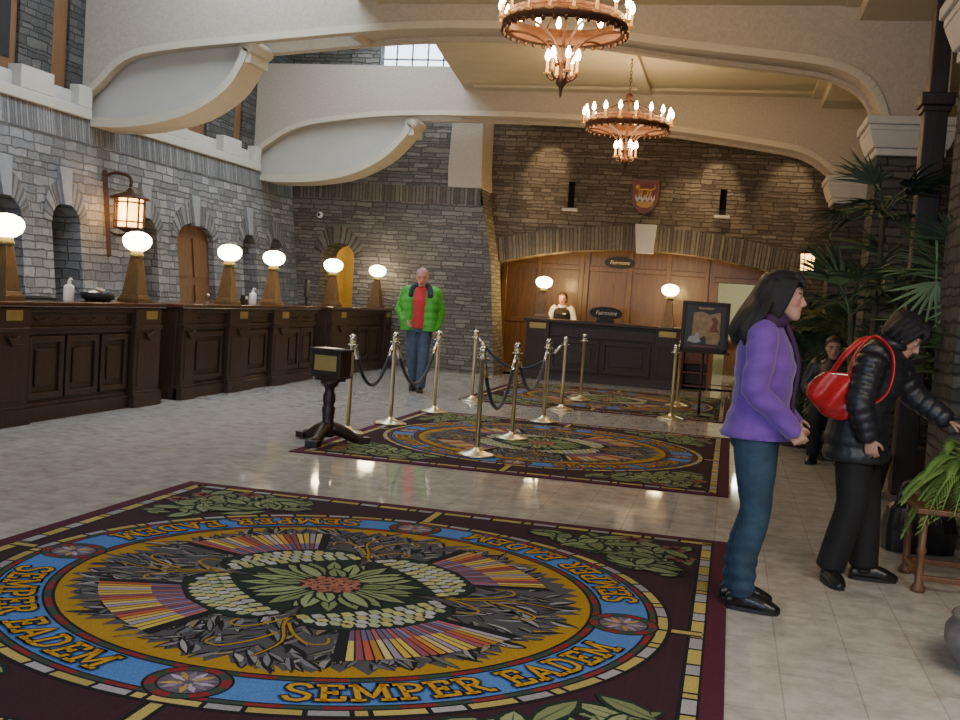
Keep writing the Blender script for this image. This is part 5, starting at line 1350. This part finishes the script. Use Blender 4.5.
# red bag hanging from her shoulder
tb = thing('handbag', 'shiny red shoulder bag hanging behind the back of the woman in black', 'bag', (.655, 6.08, 0), PI / 2 - .22)
mb = MB(); bc = lambda u, z: V((-.185, .17 + u, z))
def bsec(z, hw, th, u): return (bc(u, z), V((0, hw, 0)), V((th, 0, 0)), 2.6)
mb.loft([bsec(.885, .03, .02, -.06), bsec(.90, .07, .035, -.05), bsec(.95, .105, .055, -.03), bsec(1.0, .125, .058, -.01), bsec(1.05, .125, .048, -.005), bsec(1.10, .105, .03, -.025), bsec(1.135, .075, .018, -.045)], 22)
me = remesh(mb, .008, 2)
for v in me.vertices: v.co.x += .010 * math.sin(v.co.y * 45 + v.co.z * 30)
meshobj('pouch', me, M['red_leather'], tb)
mb = MB(); mb.smooth = True
mb.tube([bc(-.10, 1.11), (-.235, .06, 1.22), (-.19, .0, 1.318), (-.16, -.05, 1.328), (-.18, -.12, 1.26), (-.20, -.137, 1.15), (-.215, -.11, 1.04), (-.215, -.03, .97)], .012, 8, 5, flat=(.5, 1.4))
mb.tube([bc(-.0, 1.12), (-.215, .11, 1.22), (-.19, .04, 1.305), (-.15, .0, 1.328)], .012, 8, 5, flat=(.5, 1.4))
mb.build('strap', M['red_leather'], tb)
mb = MB(); mb.smooth = True
mb.tube([bc(-.11, 1.125) + V((-.016, 0, 0)), bc(.03, 1.125) + V((-.018, 0, 0)), bc(.09, 1.08) + V((-.03, 0, 0))], .005, 6); mb.build('zip', M['silver'], tb)

# ---- man in green puffer coat walking towards the camera
t = thing('person', 'man in bright green puffer coat, red sweater and jeans walking behind the ropes', 'person', (-4.40, 14.72, 0), .12)
K = 1.09
def sc(p, k=K): return tuple(x * k for x in p)
J = dict(torso=[(sc((0, .01, .80)), .155, .11, 0), (sc((0, .01, .88)), .165, .12, 0), (sc((0, 0, 1.0)), .155, .12, 0), (sc((0, -.01, 1.1)), .16, .125, 0), (sc((0, -.01, 1.2)), .175, .125, 0), (sc((0, 0, 1.29)), .185, .10, 0), (sc((0, .01, 1.35)), .10, .065, 0)],
         neck=sc((0, 0, 1.36)), head=sc((.0, -.03, 1.495)), headR=rot_head(.22, .15), hk=1.1,
         shL=sc((.185, .01, 1.30)), elL=sc((.25, .03, 1.04)), wrL=sc((.225, -.06, .82)), hdL=(0, -.3, -1), hnL=(-1, 0, 0), htL=(0, -1, 0),
         shR=sc((-.185, .01, 1.30)), elR=sc((-.27, .04, 1.06)), wrR=sc((-.17, -.125, .915)), hdR=(.6, -.3, -.55), hnR=(0, 1, 0), htR=(.2, -.3, 1),
         hipL=sc((.085, .01, .82)), knL=sc((.085, -.07, .46)), anL=sc((.07, -.06, .08)), ftL=(.1, -1, 0),
         hipR=sc((-.085, .01, .82)), knR=sc((-.07, .0, .45)), anR=(-.06, .20, .087), ftR=(-.1, -1, 0))
J['anL'] = (J['anL'][0], J['anL'][1], .08); J['anR'] = (J['anR'][0], J['anR'][1], .085)
make_body(t, J, (.55, .26, .21), .009, 1.06)
mb = MB()
for s in 'LR': mb.tube([V(J['hip' + s]) * .95 + V((0, 0, .05)), J['hip' + s], J['kn' + s], V(J['an' + s]) + V((0, 0, -.01))], [.10, .105, .075, .072], 14, 4)
torso(mb, [(sc((0, .01, .78)), .16, .12, 0), (sc((0, .01, .90)), .165, .12, 0)]); meshobj('jeans', remesh(mb, .012, 2), M['denim2'], t)
make_shoes(t, J, 'leather_blk')
mb = MB(); torso(mb, [(sc((0, 0, .83)), .165, .135, 0), (sc((0, 0, .9)), .172, .145, 0), (sc((0, -.005, 1.05)), .165, .145, 0), (sc((0, -.01, 1.2)), .18, .145, 0), (sc((0, 0, 1.29)), .185, .115, 0), (sc((0, .0, 1.365)), .085, .075, 0)])
meshobj('sweater', remesh(mb, .011, 2), M['red_cloth'], t)
mb = MB()
for sx in (-1, 1):
    secs = []
    for i in range(25):
        z = .80 + .53 * i / 24; p = .012 * (abs(math.sin(z * 30)) - .5); q = max(0, z - 1.12) / .21; w = .118 + p - .055 * q * q; secs.append((sc((sx * (.145 - .03 * q * q), .0, z)), w, .165 + p - .06 * q * q, 0))
    torso(mb, secs)
for s in 'LR':
    a, e, w = V(J['sh' + s]), V(J['el' + s]), V(J['wr' + s])
    mb.tube([V((a.x * .38, .015, a.z + .035)), V((a.x * .72, .01, a.z + .012)), a, a.lerp(e, .25)], [.062, .085, .096, .092], 14, 3); mb.tube(*puffy(a, e, .096, .085, 5, .12), 14); mb.tube(*puffy(e, w, .085, .062, 4, .12), 14); mb.ell(e, (.08, .08, .08))
mb.tube([sc((-.1, .06, 1.36)), sc((0, .1, 1.38)), sc((.1, .06, 1.36))], .05, 10, 4)
me = remesh(mb, .011, 2)
meshobj('puffer_coat', me, M['green_coat'], t)
mb = MB(); mb.smooth = True; mb.tube([sc((-.12, -.13, 1.24)), sc((-.115, -.06, 1.34)), sc((-.06, .06, 1.385)), sc((.06, .06, 1.385)), sc((.115, -.06, 1.34)), sc((.14, -.135, 1.25))], [.03, .04, .04, .04, .045, .04], 10, 4); mb.build('collar_lining', M['navy'], t)
mb = MB(); c = V(J['head']); R = J['headR']; T = lambda x, y, z: c + R @ V((x * 1.1, y * 1.1, z * 1.12))
S = [(-.01, .035, .078, .062), (.03, .03, .080, .075), (.055, .02, .080, .088), (.08, .012, .073, .085), (.10, .012, .055, .065), (.118, .012, .03, .035), (.122, .012, .01, .01)]
mb.loft([(T(0, y, z), R @ V((a * 1.1, 0, 0)), R @ V((0, b * 1.1, 0))) for z, y, a, b in S], 20); meshobj('hair', remesh(mb, .01, 2), M['hair_grey'], t)

# ---- clerk behind the back desk
t = thing('person', 'clerk with dark hair in dark vest and white sleeves standing behind the back desk', 'person', (-3.22, 20.22, 0), -.05)
J = dict(torso=[((0, .01, .80), .145, .10, 0), ((0, .0, .98), .135, .095, 0), ((0, -.01, 1.2), .155, .115, 0), ((0, .005, 1.28), .16, .09, 0), ((0, .01, 1.34), .09, .06, 0)],
         neck=(0, 0, 1.35), head=(0, -.03, 1.485), headR=rot_head(.1), hk=1.0,
         shL=(.165, .01, 1.29), elL=(.24, -.02, 1.06), wrL=(.19, -.2, 1.0), hdL=(-.2, -1, -.2), hnL=(0, 0, -1), htL=(-1, 0, 0),
         shR=(-.165, .01, 1.29), elR=(-.23, -.03, 1.06), wrR=(-.14, -.2, 1.02), hdR=(.2, -1, -.2), hnR=(0, 0, -1), htR=(1, 0, 0),
         hipL=(.085, .01, .82), knL=(.085, 0, .45), anL=(.08, .02, .08), ftL=(.1, -1, 0), hipR=(-.085, .01, .82), knR=(-.085, 0, .45), anR=(-.08, .02, .08), ftR=(-.1, -1, 0))
make_body(t, J, (.55, .30, .22), .010)
mb = MB(); torso(mb, [((0, .01, .76), .16, .12, 0), ((0, .01, .9), .165, .12, 0), ((0, 0, .98), .15, .11, 0)])
for s in 'LR': mb.tube([J['hip' + s], J['kn' + s], J['an' + s]], [.10, .075, .065], 12, 3)
meshobj('trousers', remesh(mb, .014, 2), M['blacktrouser'], t); make_shoes(t, J, 'leather_blk')
mb = MB()
for s in 'LR': a, e, w = V(J['sh' + s]), V(J['el' + s]), V(J['wr' + s]); mb.tube([a * .9 + V((0, 0, .12)), a, e, w], [.06, .066, .058, .045], 12, 3)
mb.tube([(-.06, -.03, 1.35), (0, -.09, 1.32), (.06, -.03, 1.35)], .03, 8, 3); meshobj('shirt', remesh(mb, .010, 2), M['white_cloth'], t)
mb = MB(); torso(mb, [((0, 0, .88), .165, .125, 0), ((0, 0, 1.0), .15, .115, 0), ((0, -.01, 1.2), .168, .13, 0), ((0, .005, 1.28), .15, .10, 0), ((0, .01, 1.33), .085, .065, 0)]); meshobj('vest', remesh(mb, .011, 2), M['blacktrouser'], t)
mb = MB(); mb.box((.07, -.135, 1.2), (.06, .01, .02)); mb.build('name_tag', M['white_plastic'], t)
mb = MB(); c = V(J['head']); R = J['headR']; T = lambda x, y, z: c + R @ V((x, y, z))
mb.loft([(T(0, y, z), R @ V((a, 0, 0)), R @ V((0, b, 0))) for z, y, a, b in [(-.08, .05, .07, .05), (-.02, .036, .085, .08), (.04, .018, .087, .1), (.08, .012, .078, .092), (.108, .012, .05, .06), (.122, .012, .012, .015)]], 18); meshobj('hair', remesh(mb, .011, 2), M['hair_brown'], t)

# ---- person seated on the bench behind the two women
t = thing('person', 'person in dark clothes sitting on the stone bench behind the woman in black', 'person', (.95, 11.36, 0), -.1)
J = dict(torso=[((0, .0, .52), .16, .12, 0), ((0, .0, .62), .155, .12, 0), ((0, -.01, .74), .14, .11, 0), ((0, -.03, .86), .155, .115, 0), ((0, -.02, .94), .165, .09, 0), ((0, -.02, 1.0), .09, .06, 0)],
         neck=(0, -.02, 1.0), head=(-.01, -.06, 1.135), headR=rot_head(.12, .1), hk=1.0,
         shL=(.165, -.02, .95), elL=(.24, -.06, .72), wrL=(.09, -.27, .66), hdL=(-.6, -.8, 0), hnL=(0, 0, -1), htL=(-.7, .5, 0),
         shR=(-.165, -.02, .95), elR=(-.24, -.06, .72), wrR=(-.10, -.27, .68), hdR=(.6, -.8, 0), hnR=(0, 0, -1), htR=(.7, .5, 0),
         hipL=(.09, -.03, .58), knL=(.12, -.42, .53), anL=(.13, -.42, .08), ftL=(.25, -1, 0), hipR=(-.09, -.03, .58), knR=(-.12, -.42, .53), anR=(-.12, -.40, .08), ftR=(-.2, -1, 0))
make_body(t, J, (.42, .24, .18), .009)
mb = MB()
for s in 'LR': mb.tube([V(J['hip' + s]) + V((0, .04, 0)), J['hip' + s], J['kn' + s], V(J['an' + s])], [.085, .09, .075, .065], 14, 4)
torso(mb, [((0, 0, .53), .165, .125, 0), ((0, 0, .65), .165, .13, 0)])
me = remesh(mb, .011, 2)
for v in me.vertices:
    if v.co.y > -.2: v.co.z = max(v.co.z, .503)
meshobj('trousers', me, M['blacktrouser'], t); make_shoes(t, J, 'leather_blk')
mb = MB(); torso(mb, [((0, 0, .53), .18, .14, 0), ((0, 0, .64), .175, .14, 0), ((0, -.01, .76), .165, .135, 0), ((0, -.03, .87), .178, .14, 0), ((0, -.02, .95), .175, .11, 0), ((0, -.02, 1.02), .085, .07, 0)])
for s in 'LR': a, e, w = V(J['sh' + s]), V(J['el' + s]), V(J['wr' + s]); mb.tube([a * .9 + V((0, 0, .09)), a, e, w], [.065, .072, .066, .05], 12, 3)
me = remesh(mb, .010, 2)
for v in me.vertices:
    if v.co.y > -.15: v.co.z = max(v.co.z, .504)
meshobj('jacket', me, M['blackcloth'], t)
mb = MB(); c = V(J['head']); R = J['headR']; T = lambda x, y, z: c + R @ V((x, y, z))
mb.loft([(T(0, y, z), R @ V((a, 0, 0)), R @ V((0, b, 0))) for z, y, a, b in [(-.04, .05, .075, .06), (.0, .036, .085, .08), (.04, .02, .087, .1), (.08, .012, .078, .096), (.108, .012, .05, .06), (.122, .012, .012, .015)]], 18); meshobj('hair', remesh(mb, .011, 2), M['hair_brown'], t)
# ------------------------------------------------------------------ light
def lamp(kind, loc, energy, col=(1, 1, 1), size=.1, rot=None, **kw):
    l = bpy.data.lights.new('light', kind); l.energy = energy; l.color = col
    if kind == 'AREA':
        l.shape = 'RECTANGLE'; l.size, l.size_y = size if hasattr(size, '__len__') else (size, size)
    elif kind != 'SUN': l.shadow_soft_size = size
    for k, v in kw.items(): setattr(l, k, v)
    o = bpy.data.objects.new('light', l); COL.objects.link(o); o.location = loc
    if rot: o.rotation_euler = rot
    return o
WARM = (1, .70, .38)
for y, _ in LY: lamp('POINT', (-6.4, y, 1.76), 10, WARM, .14)
for x in (-3.48, -1.19): lamp('POINT', (x, 19.7, 1.78), 46, (1, .62, .2), .14)
lamp('POINT', (-7.86, 12.5, 2.2), 9, (1, .5, .16), .1)
lamp('POINT', (-1.78, 9.9, 3.75), 60, WARM, .4)
lamp('POINT', (-1.69, 15.0, 3.75), 55, WARM, .4)
lamp('POINT', (1.02, 18, 2.3), 6, WARM, .1)
lamp('POINT', (-7.3, 21.0, 2.2), 25, (1, .8, .4), .2)
lamp('POINT', (.5, 24, 2.3), 70, (1, .95, .72), .3)
lamp('AREA', (-2.0, 20.6, 2.5), 6, (1, .75, .42), (4, .5), (0, 0, 0))
def spot(loc, tgt, e, col, ang, blend=.6):
    d = V(tgt) - V(loc); o = lamp('SPOT', loc, e, col, .05, d.to_track_quat('-Z', 'Y').to_euler(), spot_size=ang, spot_blend=blend); return o
for tx, tz, e in ((-3.6, 4.3, 75), (-.55, 3.9, 95), (-1.1, 3.3, 70), (.7, 4.0, 60)): spot((tx + .1, 19.0, 4.75), (tx, 19.8, tz - .5), e * .85, (1, .74, .42), .75)
# soft daylight from windows behind the photographer and roof light, plus one added warm fill
lamp('AREA', (-3.5, -3.5, 2.3), 320, (.66, .80, 1.0), (9, 3), (math.radians(66), 0, 0))
lamp('AREA', (2.2, 1.0, 3.6), 190, (1, .85, .68), (2.5, 4), (0, math.radians(10), 0))  # warm fill added to brighten the near right floor, no real source
lamp('AREA', (-5.7, 14, 6.25), 150, (.72, .86, 1.0), (2.2, 9), (0, 0, 0))
lamp('AREA', (-5.5, 10.8, 6.3), 70, (.70, .84, 1.0), (1.8, 2.6), (0, 0, 0))
w = bpy.data.worlds.new('world'); scene.world = w; w.use_nodes = True
bg = w.node_tree.nodes['Background']; bg.inputs[0].default_value = (.55, .66, .85, 1); bg.inputs[1].default_value = .22
scene.view_settings.view_transform = 'AgX'
scene.view_settings.look = 'None'
scene.view_settings.exposure = 0.5
scene.view_settings.gamma = 1.0
